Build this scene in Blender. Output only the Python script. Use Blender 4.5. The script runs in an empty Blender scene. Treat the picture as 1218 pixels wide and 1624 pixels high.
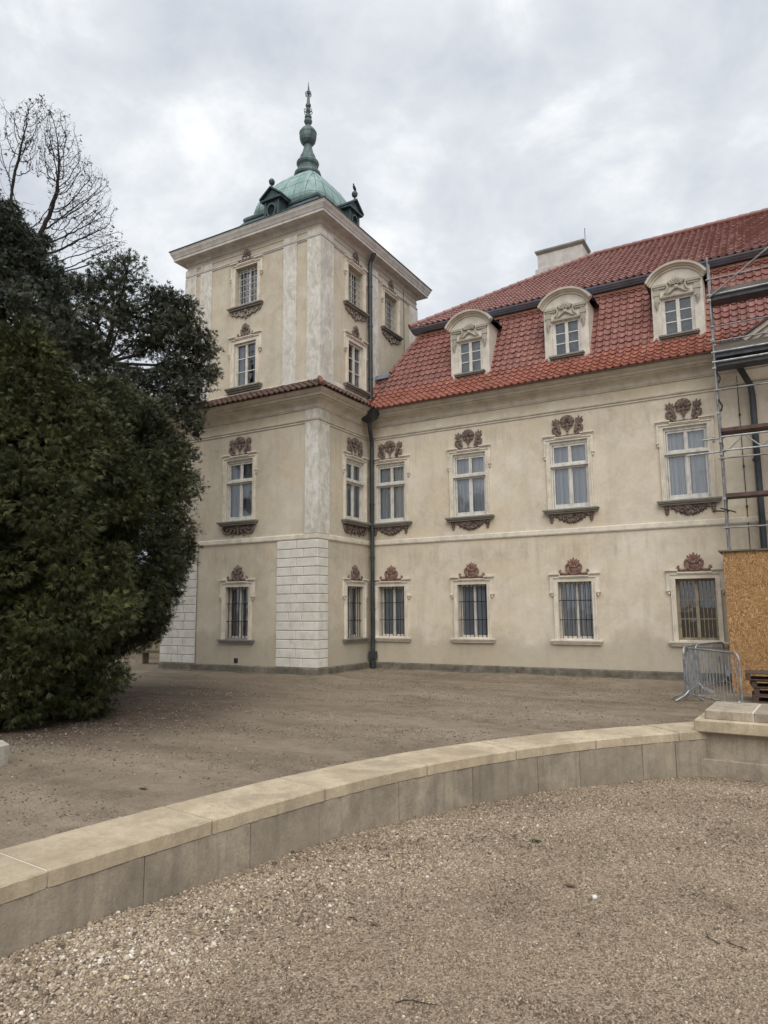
import bpy, math, random
import numpy as np
from mathutils import Vector, Matrix
rnd = random.Random(7); npr = np.random.default_rng(11)
R = math.radians
S = bpy.context.scene; C = S.collection

# ---------------------------------------------------------------- camera
FPX, PIT, ROL, YAW, CAMZ = 1114.8, 0.13857, -0.0079, -0.52235, 1.88
cd = bpy.data.cameras.new('camera'); cam = bpy.data.objects.new('camera', cd); C.objects.link(cam)
def camdir(a, b):
    c, s = math.cos(ROL), math.sin(ROL); a, b = c*a-s*b, s*a+c*b
    up = b*math.cos(PIT)+math.sin(PIT); fw = math.cos(PIT)-b*math.sin(PIT)
    return Vector((a*math.cos(YAW)+fw*math.sin(YAW), -a*math.sin(YAW)+fw*math.cos(YAW), up))
_f = camdir(0, 0); _r = camdir(1, 0)-_f; _u = camdir(0, 1)-_f
cam.matrix_world = Matrix(((_r.x, _u.x, -_f.x, 0), (_r.y, _u.y, -_f.y, 0), (_r.z, _u.z, -_f.z, CAMZ), (0, 0, 0, 1)))
cd.sensor_fit = 'VERTICAL'; cd.sensor_height = 24; cd.lens = 24*FPX/1624
cd.clip_start = .05; cd.clip_end = 3000
S.camera = cam

# ---------------------------------------------------------------- world, sun, exposure
SUN_EL, SUN_AZ = 48, 150            # azimuth from +Y towards +X: behind the camera on the right
W = bpy.data.worlds.new('World'); S.world = W; W.use_nodes = True
def build_world():
    nt = W.node_tree; nt.nodes.clear(); N = nt.nodes.new; L = nt.links.new
    out = N('ShaderNodeOutputWorld'); bg = N('ShaderNodeBackground'); L(bg.outputs[0], out.inputs[0])
    tc = N('ShaderNodeTexCoord'); sep = N('ShaderNodeSeparateXYZ'); L(tc.outputs['Generated'], sep.inputs[0])
    def mth(op, a, b=None, clamp=False):
        m = N('ShaderNodeMath'); m.operation = op; m.use_clamp = clamp
        for i, v in enumerate((a, b)):
            if v is None: continue
            if isinstance(v, (int, float)): m.inputs[i].default_value = v
            else: L(v, m.inputs[i])
        return m.outputs[0]
    def noise(scale, det, rough, dist, off, zs):
        mp = N('ShaderNodeMapping'); mp.inputs['Location'].default_value = off; mp.inputs['Scale'].default_value = (1, 1, zs); L(tc.outputs['Generated'], mp.inputs[0])
        n = N('ShaderNodeTexNoise'); n.inputs['Scale'].default_value = scale; n.inputs['Detail'].default_value = det
        n.inputs['Roughness'].default_value = rough; n.inputs['Distortion'].default_value = dist
        L(mp.outputs[0], n.inputs['Vector']); return n.outputs[0]
    n1 = noise(2.3, 7, .5, .2, (2.3, .4, 1.7), 1.35); n2 = noise(6.5, 9, .6, .25, (7.1, 3.3, .2), 1.5)
    mix = mth('ADD', mth('MULTIPLY', n1, .55), mth('MULTIPLY', n2, .45))
    # thinner places where the sun nearly breaks through the overcast
    for px, py, w, k in ((300, 300, .10, .055), (800, 262, .11, .05), (1075, 235, .13, .05), (640, 330, .28, .02), (90, 130, .22, .015)):
        d = camdir((px-609)/FPX, -(py-812)/FPX).normalized(); dot = N('ShaderNodeVectorMath'); dot.operation = 'DOT_PRODUCT'; L(tc.outputs['Generated'], dot.inputs[0]); dot.inputs[1].default_value = d
        f = mth('POWER', mth('SUBTRACT', 1, mth('DIVIDE', mth('SUBTRACT', 1, dot.outputs['Value']), w*w*1.6), True), 1.6)
        mix = mth('ADD', mix, mth('MULTIPLY', mth('MULTIPLY', f, mth('ADD', n2, .5)), k))
    ramp = N('ShaderNodeValToRGB'); L(mix, ramp.inputs[0]); e = ramp.color_ramp.elements
    e[0].position = .42; e[0].color = (.52, .555, .61, 1)
    e[1].position = .70; e[1].color = (.93, .935, .93, 1)
    m = ramp.color_ramp.elements.new(.55); m.color = (.65, .68, .715, 1)
    # the cloud deck is brightest around the zenith, above the frame
    zen = mth('MULTIPLY', mth('SUBTRACT', sep.outputs[2], .68, True), 4.2, False)
    gain = mth('ADD', 1, mth('MINIMUM', zen, 1.1))
    sky = N('ShaderNodeTexSky'); sky.sky_type = 'NISHITA'; sky.sun_disc = False
    sky.sun_elevation = R(SUN_EL); sky.sun_rotation = R(SUN_AZ)
    vm = N('ShaderNodeVectorMath'); vm.operation = 'SCALE'; L(ramp.outputs[0], vm.inputs[0]); L(mth('MULTIPLY', gain, 9.2), vm.inputs['Scale'])
    mx = N('ShaderNodeMix'); mx.data_type = 'RGBA'; mx.inputs[0].default_value = .94
    L(sky.outputs[0], mx.inputs[6]); L(vm.outputs[0], mx.inputs[7])
    L(mx.outputs[2], bg.inputs[0]); bg.inputs[1].default_value = .1
build_world()
sd = bpy.data.lights.new('sun', 'SUN'); sd.energy = 1.5; sd.angle = R(50); sd.color = (1, .96, .9)
sun = bpy.data.objects.new('sun', sd); C.objects.link(sun)
_sd = Vector((math.sin(R(SUN_AZ))*math.cos(R(SUN_EL)), math.cos(R(SUN_AZ))*math.cos(R(SUN_EL)), math.sin(R(SUN_EL))))
sun.rotation_euler = _sd.to_track_quat('Z', 'Y').to_euler()
S.view_settings.view_transform = 'Standard'; S.view_settings.look = 'None'
S.view_settings.exposure = .43; S.view_settings.gamma = 1
S.render.engine = 'CYCLES'; S.cycles.max_bounces = 6; S.cycles.transparent_max_bounces = 12
S.cycles.use_denoising = True

# ---------------------------------------------------------------- materials
def mat(name, build, rough=.8, spec=.3, metal=0, bump=None):
    m = bpy.data.materials.new(name); m.use_nodes = True; nt = m.node_tree
    b = nt.nodes['Principled BSDF']; b.inputs['Roughness'].default_value = rough
    b.inputs['Specular IOR Level'].default_value = spec; b.inputs['Metallic'].default_value = metal
    g = NG(nt)
    c = build(g)
    if isinstance(c, tuple): b.inputs['Base Color'].default_value = (*c, 1)
    else: g.L(c, b.inputs['Base Color'])
    if bump:
        h, st, di = bump(g); bp = nt.nodes.new('ShaderNodeBump'); bp.inputs['Strength'].default_value = st
        bp.inputs['Distance'].default_value = di; g.L(h, bp.inputs['Height']); g.L(bp.outputs[0], b.inputs['Normal'])
    return m
class NG:
    def __init__(s, nt): s.nt = nt; s.N = nt.nodes.new; s.L = nt.links.new; s._tc = None
    def co(s):
        if not s._tc: s._tc = s.N('ShaderNodeNewGeometry').outputs['Position']
        return s._tc
    def map(s, sc=(1, 1, 1), loc=(0, 0, 0), rot=(0, 0, 0)):
        m = s.N('ShaderNodeMapping'); m.inputs['Scale'].default_value = sc; m.inputs['Location'].default_value = loc
        m.inputs['Rotation'].default_value = rot; s.L(s.co(), m.inputs[0]); return m.outputs[0]
    def noise(s, scale, det=4, rough=.55, vec=None, dist=0):
        n = s.N('ShaderNodeTexNoise'); n.inputs['Scale'].default_value = scale; n.inputs['Detail'].default_value = det
        n.inputs['Roughness'].default_value = rough; n.inputs['Distortion'].default_value = dist
        s.L(vec if vec is not None else s.co(), n.inputs['Vector']); return n.outputs[0]
    def vor(s, scale, vec=None, out='Color', feat='F1', rand=1):
        n = s.N('ShaderNodeTexVoronoi'); n.feature = feat; n.inputs['Scale'].default_value = scale; n.inputs['Randomness'].default_value = rand
        s.L(vec if vec is not None else s.co(), n.inputs['Vector']); return n.outputs[out]
    def ramp(s, fac, stops):
        r = s.N('ShaderNodeValToRGB'); s.L(fac, r.inputs[0]); e = r.color_ramp.elements
        while len(e) < len(stops): e.new(.5)
        for i, (p, c) in enumerate(stops):
            e[i].position = p; e[i].color = (*c, 1) if isinstance(c, tuple) else (c, c, c, 1)
        return r.outputs[0]
    def mix(s, f, a, b, mode='MIX'):
        m = s.N('ShaderNodeMix'); m.data_type = 'RGBA'; m.blend_type = mode
        for i, v in ((0, f), (6, a), (7, b)):
            if isinstance(v, (int, float)): m.inputs[i].default_value = v
            elif isinstance(v, tuple): m.inputs[i].default_value = (*v, 1)
            else: s.L(v, m.inputs[i])
        return m.outputs[2]
    def math(s, op, a, b=0., clamp=False):
        m = s.N('ShaderNodeMath'); m.operation = op; m.use_clamp = clamp
        for i, v in enumerate((a, b)):
            if isinstance(v, (int, float)): m.inputs[i].default_value = v
            else: s.L(v, m.inputs[i])
        return m.outputs[0]
    def attr(s, n='tint'):
        a = s.N('ShaderNodeAttribute'); a.attribute_name = n; return a.outputs['Fac']
    def z(s):
        q = s.N('ShaderNodeSeparateXYZ'); s.L(s.co(), q.inputs[0]); return q.outputs[2]
def sc(c, k): return tuple(x*k for x in c)
def stucco(base, dark, light, damp):
    def f(g):
        a = g.noise(.55, 5, .6); b = g.noise(2.6, 6, .65, dist=.6); c = g.noise(11, 4, .6)
        v = g.math('ADD', g.math('MULTIPLY', a, .45), g.math('ADD', g.math('MULTIPLY', b, .38), g.math('MULTIPLY', c, .17)))
        col = g.ramp(v, [(.38, dark), (.5, base), (.61, light)])
        oc = g.noise(.75, 5, .62, g.map((1, 1, 1.2), (4, 9, 2)), .5)     # patches of yellower and greyer render
        col = g.mix(g.math('MULTIPLY', g.ramp(oc, [(.47, 0.), (.63, 1.)]), .38), col, (base[0]*1.02, base[1]*.93, base[2]*.78))
        wv = g.N('ShaderNodeVectorMath'); wv.operation = 'ADD'; g.L(g.co(), wv.inputs[0]); nz = g.N('ShaderNodeTexNoise'); nz.inputs['Scale'].default_value = 1.1; nz.inputs['Detail'].default_value = 4; g.L(g.co(), nz.inputs['Vector']); g.L(nz.outputs['Color'], wv.inputs[1])
        pc = g.N('ShaderNodeRGBToBW'); g.L(g.vor(.62, wv.outputs[0]), pc.inputs[0])      # old repairs
        col = g.mix(g.math('MULTIPLY', g.ramp(pc.outputs[0], [(.35, 0.), (.75, 1.)]), .28), col, sc(light, 1.04))
        sp = g.noise(24, 4, .75); col = g.mix(g.math('MULTIPLY', g.ramp(sp, [(.62, 0.), (.74, 1.)]), .30), col, sc(dark, .75))
        st = g.noise(1, 5, .6, g.map((3.5, 3.5, .28)))           # faint vertical water runs
        col = g.mix(g.math('MULTIPLY', g.ramp(st, [(.52, 0.), (.70, 1.)]), .26), col, sc(dark, .80))
        # drips below the string course and the fillet
        dr = g.ramp(g.noise(1, 6, .7, g.map((5, 5, .5), (3, 3, 1))), [(.50, 0.), (.66, 1.)])
        for zt in (3.9, 7.3, 13.1):
            m1 = g.math('SUBTRACT', 1, g.math('MULTIPLY', g.math('ABSOLUTE', g.math('SUBTRACT', g.z(), zt-.42)), 2.3), True)
            col = g.mix(g.math('MULTIPLY', g.math('MULTIPLY', m1, dr), .55), col, sc(dark, .72))
        # rising damp with a ragged upper edge
        h = g.math('ADD', g.z(), g.math('MULTIPLY', g.noise(.9, 5, .6), -1.9))
        col = g.mix(g.math('MULTIPLY', g.ramp(h, [(.0, 1.), (.35, 0.)]), .55), col, damp)
        return col
    return f
def stucco_bump(g): return g.noise(38, 5, .7), .22, .01
M = {}
M['stucco'] = mat('stucco_wing', stucco((.61, .538, .425), (.49, .425, .325), (.69, .625, .515), (.40, .35, .265)), .9, .15, bump=stucco_bump)
M['stucco_tower'] = mat('stucco_tower', stucco((.535, .472, .372), (.435, .38, .30), (.605, .545, .445), (.37, .325, .245)), .9, .15, bump=stucco_bump)
M['stucco_pink'] = mat('stucco_bay', stucco((.56, .48, .39), (.47, .40, .325), (.62, .54, .45), (.37, .32, .24)), .9, .15, bump=stucco_bump)
def peeling(g):
    a = g.noise(5.5, 8, .72, g.map((1, 1, .55)), .8); b = g.noise(1.1, 4, .6)
    v = g.math('ADD', g.math('MULTIPLY', a, .7), g.math('MULTIPLY', b, .3))
    return g.ramp(v, [(.41, (.47, .435, .375)), (.49, (.575, .54, .475)), (.58, (.69, .665, .61))])
M['white_lime'] = mat('limewashed_plaster', peeling, .88, .15, bump=stucco_bump)
def trimcol(base):
    def f(g):
        v = g.noise(3.2, 6, .65); s2 = g.noise(1, 5, .6, g.map((5, 5, .5)))
        col = g.ramp(v, [(.36, sc(base, .80)), (.55, base), (.7, sc(base, 1.1))])
        return g.mix(g.math('MULTIPLY', g.ramp(s2, [(.55, 0.), (.75, 1.)]), .3), col, sc(base, .55))
    return f
M['trim'] = mat('cream_trim', trimcol((.70, .635, .53)), .85, .2, bump=stucco_bump)
M['cornice'] = mat('cornice_plaster', trimcol((.59, .53, .44)), .88, .15, bump=stucco_bump)
M['cornice_up'] = mat('upper_cornice_plaster', trimcol((.56, .525, .49)), .88, .15, bump=stucco_bump)
M['sill_grey'] = mat('weathered_sill_stone', trimcol((.27, .25, .22)), .85, .2, bump=stucco_bump)
M['plinth'] = mat('damp_plinth_stone', lambda g: g.ramp(g.noise(4, 6, .65), [(.35, (.10, .088, .068)), (.55, (.17, .148, .116)), (.7, (.25, .22, .175))]), .85, .25, bump=stucco_bump)
M['brown_stone'] = mat('brown_relief_stone', lambda g: g.ramp(g.noise(14, 5, .65), [(.35, (.105, .078, .068)), (.55, (.195, .145, .123)), (.72, (.29, .225, .19))]), .85, .2)
M['red_stone'] = mat('red_relief_stone', lambda g: g.ramp(g.noise(14, 5, .65), [(.35, (.15, .088, .073)), (.55, (.245, .145, .118)), (.72, (.33, .215, .175))]), .85, .2)
M['grey_stone'] = mat('grey_relief_stone', lambda g: g.ramp(g.noise(12, 5, .65), [(.35, (.17, .145, .12)), (.55, (.27, .235, .20)), (.72, (.36, .32, .275))]), .85, .2)
M['cream_relief'] = mat('cream_relief_plaster', trimcol((.40, .365, .30)), .85, .2)
M['white_paint'] = mat('white_window_paint', lambda g: g.ramp(g.noise(9, 6, .7, g.map((1, 1, .5))), [(.36, (.46, .435, .385)), (.5, (.61, .585, .53)), (.7, (.70, .68, .625))]), .55, .4)
M['old_paint'] = mat('flaking_brown_window_paint', lambda g: g.ramp(g.noise(9, 6, .7), [(.36, (.20, .165, .11)), (.6, (.36, .31, .22))]), .7, .3)
M['curtain'] = mat('sheer_curtain', lambda g: g.mix(g.attr(), (.52, .54, .60), (.88, .89, .91)), .9, .1)
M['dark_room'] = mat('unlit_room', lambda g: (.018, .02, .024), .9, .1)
M['iron'] = mat('dark_iron', lambda g: g.ramp(g.noise(20, 3), [(.4, (.018, .019, .022)), (.7, (.035, .034, .034))]), .55, .4, .3)
M['pipe'] = mat('dark_painted_metal', lambda g: g.ramp(g.noise(3, 5, .6), [(.35, (.026, .032, .036)), (.65, (.05, .058, .062))]), .42, .5, .2)
def glass():
    m = bpy.data.materials.new('window_glass'); m.use_nodes = True; nt = m.node_tree; nt.nodes.clear(); N = nt.nodes.new; L = nt.links.new
    o = N('ShaderNodeOutputMaterial'); mx = N('ShaderNodeMixShader'); t = N('ShaderNodeBsdfTransparent'); gl = N('ShaderNodeBsdfGlossy')
    fr = N('ShaderNodeFresnel'); fr.inputs[0].default_value = 1.6; gl.inputs['Roughness'].default_value = .03
    t.inputs[0].default_value = (.86, .89, .90, 1)
    mm = N('ShaderNodeMath'); mm.operation = 'MULTIPLY_ADD'; mm.inputs[1].default_value = 1.1; mm.inputs[2].default_value = .10; L(fr.outputs[0], mm.inputs[0])
    ge = N('ShaderNodeNewGeometry'); n = N('ShaderNodeTexNoise'); n.inputs['Scale'].default_value = 2.2; L(ge.outputs['Position'], n.inputs['Vector'])
    bp = N('ShaderNodeBump'); bp.inputs['Strength'].default_value = .12; bp.inputs['Distance'].default_value = .05; L(n.outputs[0], bp.inputs['Height']); L(bp.outputs[0], gl.inputs['Normal'])
    L(mm.outputs[0], mx.inputs[0]); L(t.outputs[0], mx.inputs[1]); L(gl.outputs[0], mx.inputs[2]); L(mx.outputs[0], o.inputs[0]); return m
M['glass'] = glass()
def tilecol(lo, mid, hi, moss):
    def f(g):
        c = g.ramp(g.attr(), [(0., lo), (.5, mid), (1., hi)])
        c = g.mix(g.math('MULTIPLY', g.ramp(g.noise(1.3, 5, .6), [(.45, 0.), (.7, 1.)]), .35), c, moss)
        return g.mix(.25, c, g.ramp(g.noise(30, 3), [(.3, sc(mid, .7)), (.7, sc(hi, 1.1))]))
    return f
M['tile'] = mat('red_clay_tile', tilecol((.165, .068, .057), (.24, .099, .081), (.315, .147, .118), (.16, .092, .08)), .58, .4)
M['tile_kick'] = mat('skylit_orange_clay_tile', tilecol((.20, .068, .048), (.285, .10, .068), (.37, .155, .108), (.19, .085, .068)), .42, .5)  # eave courses coloured brighter: sky light on the flatter slope, and cleaner tiles
M['tile_old'] = mat('weathered_brown_tile', tilecol((.06, .038, .032), (.10, .06, .048), (.15, .088, .066), (.055, .05, .04)), .6, .35)
M['tile_top'] = mat('dull_red_clay_tile', tilecol((.18, .08, .07), (.255, .116, .099), (.335, .17, .142), (.18, .105, .093)), .5, .45)
M['copper_new'] = mat('bright_copper_flashing', lambda g: g.ramp(g.noise(6, 4), [(.35, (.46, .20, .12)), (.65, (.66, .33, .22))]), .42, .5, .7)
def patina(lo, mid, hi):
    def f(g):
        s1 = g.noise(1, 6, .7, g.map((6, 6, .7))); b = g.noise(1.7, 4, .6)
        v = g.math('ADD', g.math('MULTIPLY', s1, .65), g.math('MULTIPLY', b, .35))
        return g.ramp(v, [(.38, lo), (.5, mid), (.62, hi)])
    return f
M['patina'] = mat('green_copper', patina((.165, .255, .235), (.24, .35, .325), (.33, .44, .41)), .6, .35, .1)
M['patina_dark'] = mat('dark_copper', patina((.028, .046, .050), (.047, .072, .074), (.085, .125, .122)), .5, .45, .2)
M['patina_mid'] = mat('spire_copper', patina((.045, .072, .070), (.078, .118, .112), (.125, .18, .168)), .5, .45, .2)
def limestone(base, dirt, k=1.):
    def f(g):
        v = g.noise(2.2, 7, .65, dist=.5); f2 = g.noise(48, 6, .8)
        c = g.ramp(v, [(.36, sc(base, .62)), (.5, base), (.62, sc(base, 1.20))])
        c = g.mix(.30, c, g.ramp(f2, [(.36, sc(base, .45)), (.62, sc(base, 1.3))]))
        pits = g.vor(95, out='Distance'); c = g.mix(g.math('MULTIPLY', g.ramp(pits, [(.06, 1.), (.16, 0.)]), g.math('MULTIPLY', g.ramp(g.noise(5, 3), [(.45, 0.), (.6, 1.)]), .55)), c, sc(dirt, .45))
        c = g.mix(g.math('MULTIPLY', g.ramp(g.noise(1.4, 6, .65, g.map((1, 1, .6), (5, 2, 1))), [(.46, 0.), (.66, 1.)]), .6*k), c, dirt)
        run = g.noise(1, 5, .65, g.map((13, 13, 1.1)))
        c = g.mix(g.math('MULTIPLY', g.ramp(run, [(.50, 0.), (.72, 1.)]), .34*k), c, sc(dirt, .75))
        c = g.mix(g.math('MULTIPLY', g.ramp(g.noise(9, 6, .75, g.map((1, 1, 1), (2, 8, 4))), [(.50, 0.), (.70, 1.)]), .30), c, sc(dirt, .9))
        t = g.attr(); return g.mix(g.math('MULTIPLY', t, .45), c, sc(base, .60))
    return f
def stone_bump(g): return g.math('ADD', g.noise(55, 7, .75), g.math('MULTIPLY', g.noise(7, 4, .6), 1.2)), .55, .012
M['coping'] = mat('yellow_sandstone', limestone((.51, .42, .295), (.33, .255, .165), 1.15), .85, .2, bump=stone_bump)
M['block'] = mat('grey_sandstone', limestone((.385, .325, .245), (.17, .142, .110), 1.35), .88, .2, bump=stone_bump)
M['mortar'] = mat('pale_mortar', lambda g: (.56, .52, .44), .9, .1)
M['joint'] = mat('dark_joint', lambda g: (.06, .052, .045), .9, .1)
M['galv'] = mat('galvanised_steel', lambda g: g.ramp(g.noise(7, 5, .6), [(.35, (.22, .23, .24)), (.65, (.42, .43, .44))]), .42, .5, .55)
M['galv_dull'] = mat('dull_scaffold_steel', lambda g: g.ramp(g.noise(6, 5, .6), [(.35, (.14, .14, .14)), (.65, (.30, .295, .285))]), .5, .5, .45)
M['deck'] = mat('rusty_deck', lambda g: g.ramp(g.noise(5, 5, .65), [(.35, (.075, .045, .04)), (.65, (.14, .085, .075))]), .75, .3)
M['deck_under'] = mat('dark_deck_steel', lambda g: g.ramp(g.noise(5, 5, .6), [(.35, (.05, .055, .065)), (.65, (.10, .105, .115))]), .55, .4, .3)
M['plank'] = mat('weathered_plank', lambda g: g.ramp(g.noise(2, 6, .7, g.map((1, 8, 22))), [(.35, (.10, .085, .072)), (.65, (.23, .205, .18))]), .85, .2)
M['pallet'] = mat('dark_pallet_wood', lambda g: g.ramp(g.noise(3, 6, .7, g.map((8, 3, 22))), [(.35, (.055, .038, .03)), (.65, (.13, .088, .07))]), .85, .2)
def osb(g):
    v1 = g.vor(24, g.map((1, 1, 2.8), rot=(.0, .5, .0))); v2 = g.vor(28, g.map((1, 1, 3.2), (3, 1, 2), (0, -.6, 0))); v3 = g.vor(19, g.map((2.6, 1, 1), (1, 4, 2), (0, .2, 0)))
    n = g.noise(1.5, 3)
    a = g.mix(g.ramp(g.noise(5, 3), [(.42, 0.), (.58, 1.)]), v1, v2); a = g.mix(g.ramp(g.noise(6, 3, vec=g.map((1, 1, 1), (4, 4, 4))), [(.45, 0.), (.55, 1.)]), a, v3)
    bw = g.N('ShaderNodeRGBToBW'); g.L(a, bw.inputs[0])
    c = g.ramp(bw.outputs[0], [(.2, (.20, .105, .045)), (.45, (.33, .185, .078)), (.65, (.41, .245, .11)), (.85, (.56, .38, .20))])
    return g.mix(g.math('MULTIPLY', n, .35), c, (.26, .125, .045))
M['osb'] = mat('strand_board', osb, .7, .25)
def leafmat(name, lo, mid, hi, rough=.6):
    return mat(name, lambda g: g.ramp(g.attr(), [(0., lo), (.5, mid), (1., hi)]), rough, .25)
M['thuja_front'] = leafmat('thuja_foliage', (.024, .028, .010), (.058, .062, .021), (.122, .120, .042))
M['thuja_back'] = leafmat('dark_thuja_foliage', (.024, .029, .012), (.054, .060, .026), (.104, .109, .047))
M['yew'] = leafmat('grey_green_foliage', (.028, .032, .020), (.058, .065, .042), (.10, .106, .068))
M['spruce'] = leafmat('blue_green_foliage', (.026, .032, .023), (.052, .060, .044), (.088, .096, .070))
M['bark'] = mat('dark_bark', lambda g: g.ramp(g.noise(6, 6, .7, g.map((3, 3, .6))), [(.35, (.016, .014, .012)), (.65, (.045, .038, .031))]), .9, .15)
M['bud'] = leafmat('dry_leaf_tufts', (.045, .043, .042), (.07, .064, .06), (.10, .09, .08))
M['ochre'] = mat('ochre_wall', stucco((.36, .29, .18), (.28, .22, .14), (.44, .36, .24), (.22, .18, .12)), .9, .15)
M['pebble'] = mat('pebble', lambda g: g.ramp(g.attr(), [(0., (.07, .053, .038)), (.35, (.26, .197, .135)), (.7, (.435, .345, .245)), (.92, (.57, .51, .43)), (1., (.68, .64, .57))]), .75, .3)
M['grit'] = mat('grit', lambda g: g.ramp(g.attr(), [(0., (.07, .052, .038)), (.5, (.20, .158, .119)), (.85, (.30, .25, .20)), (1., (.36, .315, .26))]), .85, .2)
def groundcol(g):
    zn = g.attr('zone')
    # gravel side
    v = g.vor(85); bw = g.N('ShaderNodeRGBToBW'); g.L(v, bw.inputs[0])
    gr = g.ramp(bw.outputs[0], [(.15, (.095, .070, .048)), (.5, (.225, .170, .117)), (.8, (.39, .305, .215))])
    gr = g.mix(g.math('MULTIPLY', g.ramp(g.noise(.9, 5, .6), [(.4, 0.), (.65, 1.)]), .4), gr, (.18, .137, .096))
    # trodden earth side
    d1 = g.noise(.35, 6, .6, g.map((1, 2.1, 1), rot=(0, 0, .35)), .6); d2 = g.noise(3.5, 6, .65); d3 = g.noise(34, 5, .8)
    dv = g.math('ADD', g.math('MULTIPLY', d1, .35), g.math('ADD', g.math('MULTIPLY', d2, .25), g.math('MULTIPLY', d3, .40)))
    er = g.ramp(dv, [(.38, (.112, .091, .068)), (.48, (.21, .166, .119)), (.6, (.30, .243, .180))])
    # wet wheel tracks sweeping across in front of the facade
    tr = g.noise(.8, 4, .6, g.map((.22, 1.25, 1), (3, 1, 0), (0, 0, .12)), .4)
    er = g.mix(g.math('MULTIPLY', g.ramp(tr, [(.54, 0.), (.68, 1.)]), .38), er, (.085, .062, .044))
    # needle litter under the evergreens
    lt = g.attr('litter')
    er = g.mix(g.math('MULTIPLY', g.math('MULTIPLY', lt, g.ramp(d2, [(.3, .55), (.6, 1.)])), .8), er, (.050, .034, .026))
    return g.mix(zn, er, gr)
def groundbump(g): return g.math('ADD', g.noise(70, 4, .7), g.math('MULTIPLY', g.vor(60, out='Distance'), .8)), .6, .012
M['ground'] = mat('gravel_and_earth', groundcol, .92, .15, bump=groundbump)
M['grass'] = leafmat('weed_leaf', (.02, .04, .01), (.04, .075, .02), (.07, .11, .03))
M['litter_leaf'] = leafmat('dead_litter', (.05, .032, .022), (.10, .065, .042), (.20, .14, .09), .8)
M['deadleaf'] = mat('dead_leaf', lambda g: g.ramp(g.noise(20, 3), [(.3, (.085, .058, .04)), (.7, (.17, .12, .078))]), .8, .2)
M['paleleaf'] = mat('pale_leaf', lambda g: g.ramp(g.noise(20, 3), [(.3, (.46, .38, .22)), (.7, (.6, .52, .33))]), .8, .2)
M['white_stone'] = mat('white_stone', lambda g: g.ramp(g.noise(20, 3), [(.3, (.55, .52, .46)), (.7, (.75, .72, .66))]), .8, .2)

M['white_quoin'] = mat('white_rusticated_plaster', lambda g: g.mix(g.math('MULTIPLY', g.attr(), .3), g.ramp(g.noise(3.5, 7, .65), [(.36, (.56, .53, .465)), (.5, (.66, .63, .565)), (.66, (.73, .70, .64))]), (.58, .545, .475)), .88, .15, bump=stucco_bump)
M['quoin_joint'] = mat('grey_plaster_joint', lambda g: (.46, .43, .375), .9, .1)
M['lattice'] = mat('pale_lattice_paint', lambda g: (.42, .41, .385), .6, .3)
M['gutter_paint'] = mat('dark_blue_grey_sheet', lambda g: g.ramp(g.noise(3, 4), [(.35, (.17, .195, .235)), (.65, (.23, .255, .30))]), .5, .4, .1)
M['brown_gutter'] = mat('red_brown_sheet', lambda g: (.085, .045, .04), .5, .4)
M['dormer_plaster'] = mat('pale_dormer_plaster', trimcol((.64, .59, .51)), .88, .15, bump=stucco_bump)
M['sky_reflection_grey'] = mat('sky_reflection_grey', lambda g: g.ramp(g.noise(3, 3), [(.4, (.14, .15, .16)), (.6, (.34, .36, .38))]), .9, .1)  # lighter grey behind the dormer panes stands in for reflected sky
M['bird'] = mat('grey_feathers', lambda g: (.05, .052, .06), .7, .2)
M['pale_block'] = mat('pale_stone', limestone((.55, .50, .42), (.38, .33, .26), .6), .88, .2, bump=stone_bump)
M['plate_grey'] = mat('grey_label_plate', lambda g: (.30, .31, .33), .5, .4)
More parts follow.
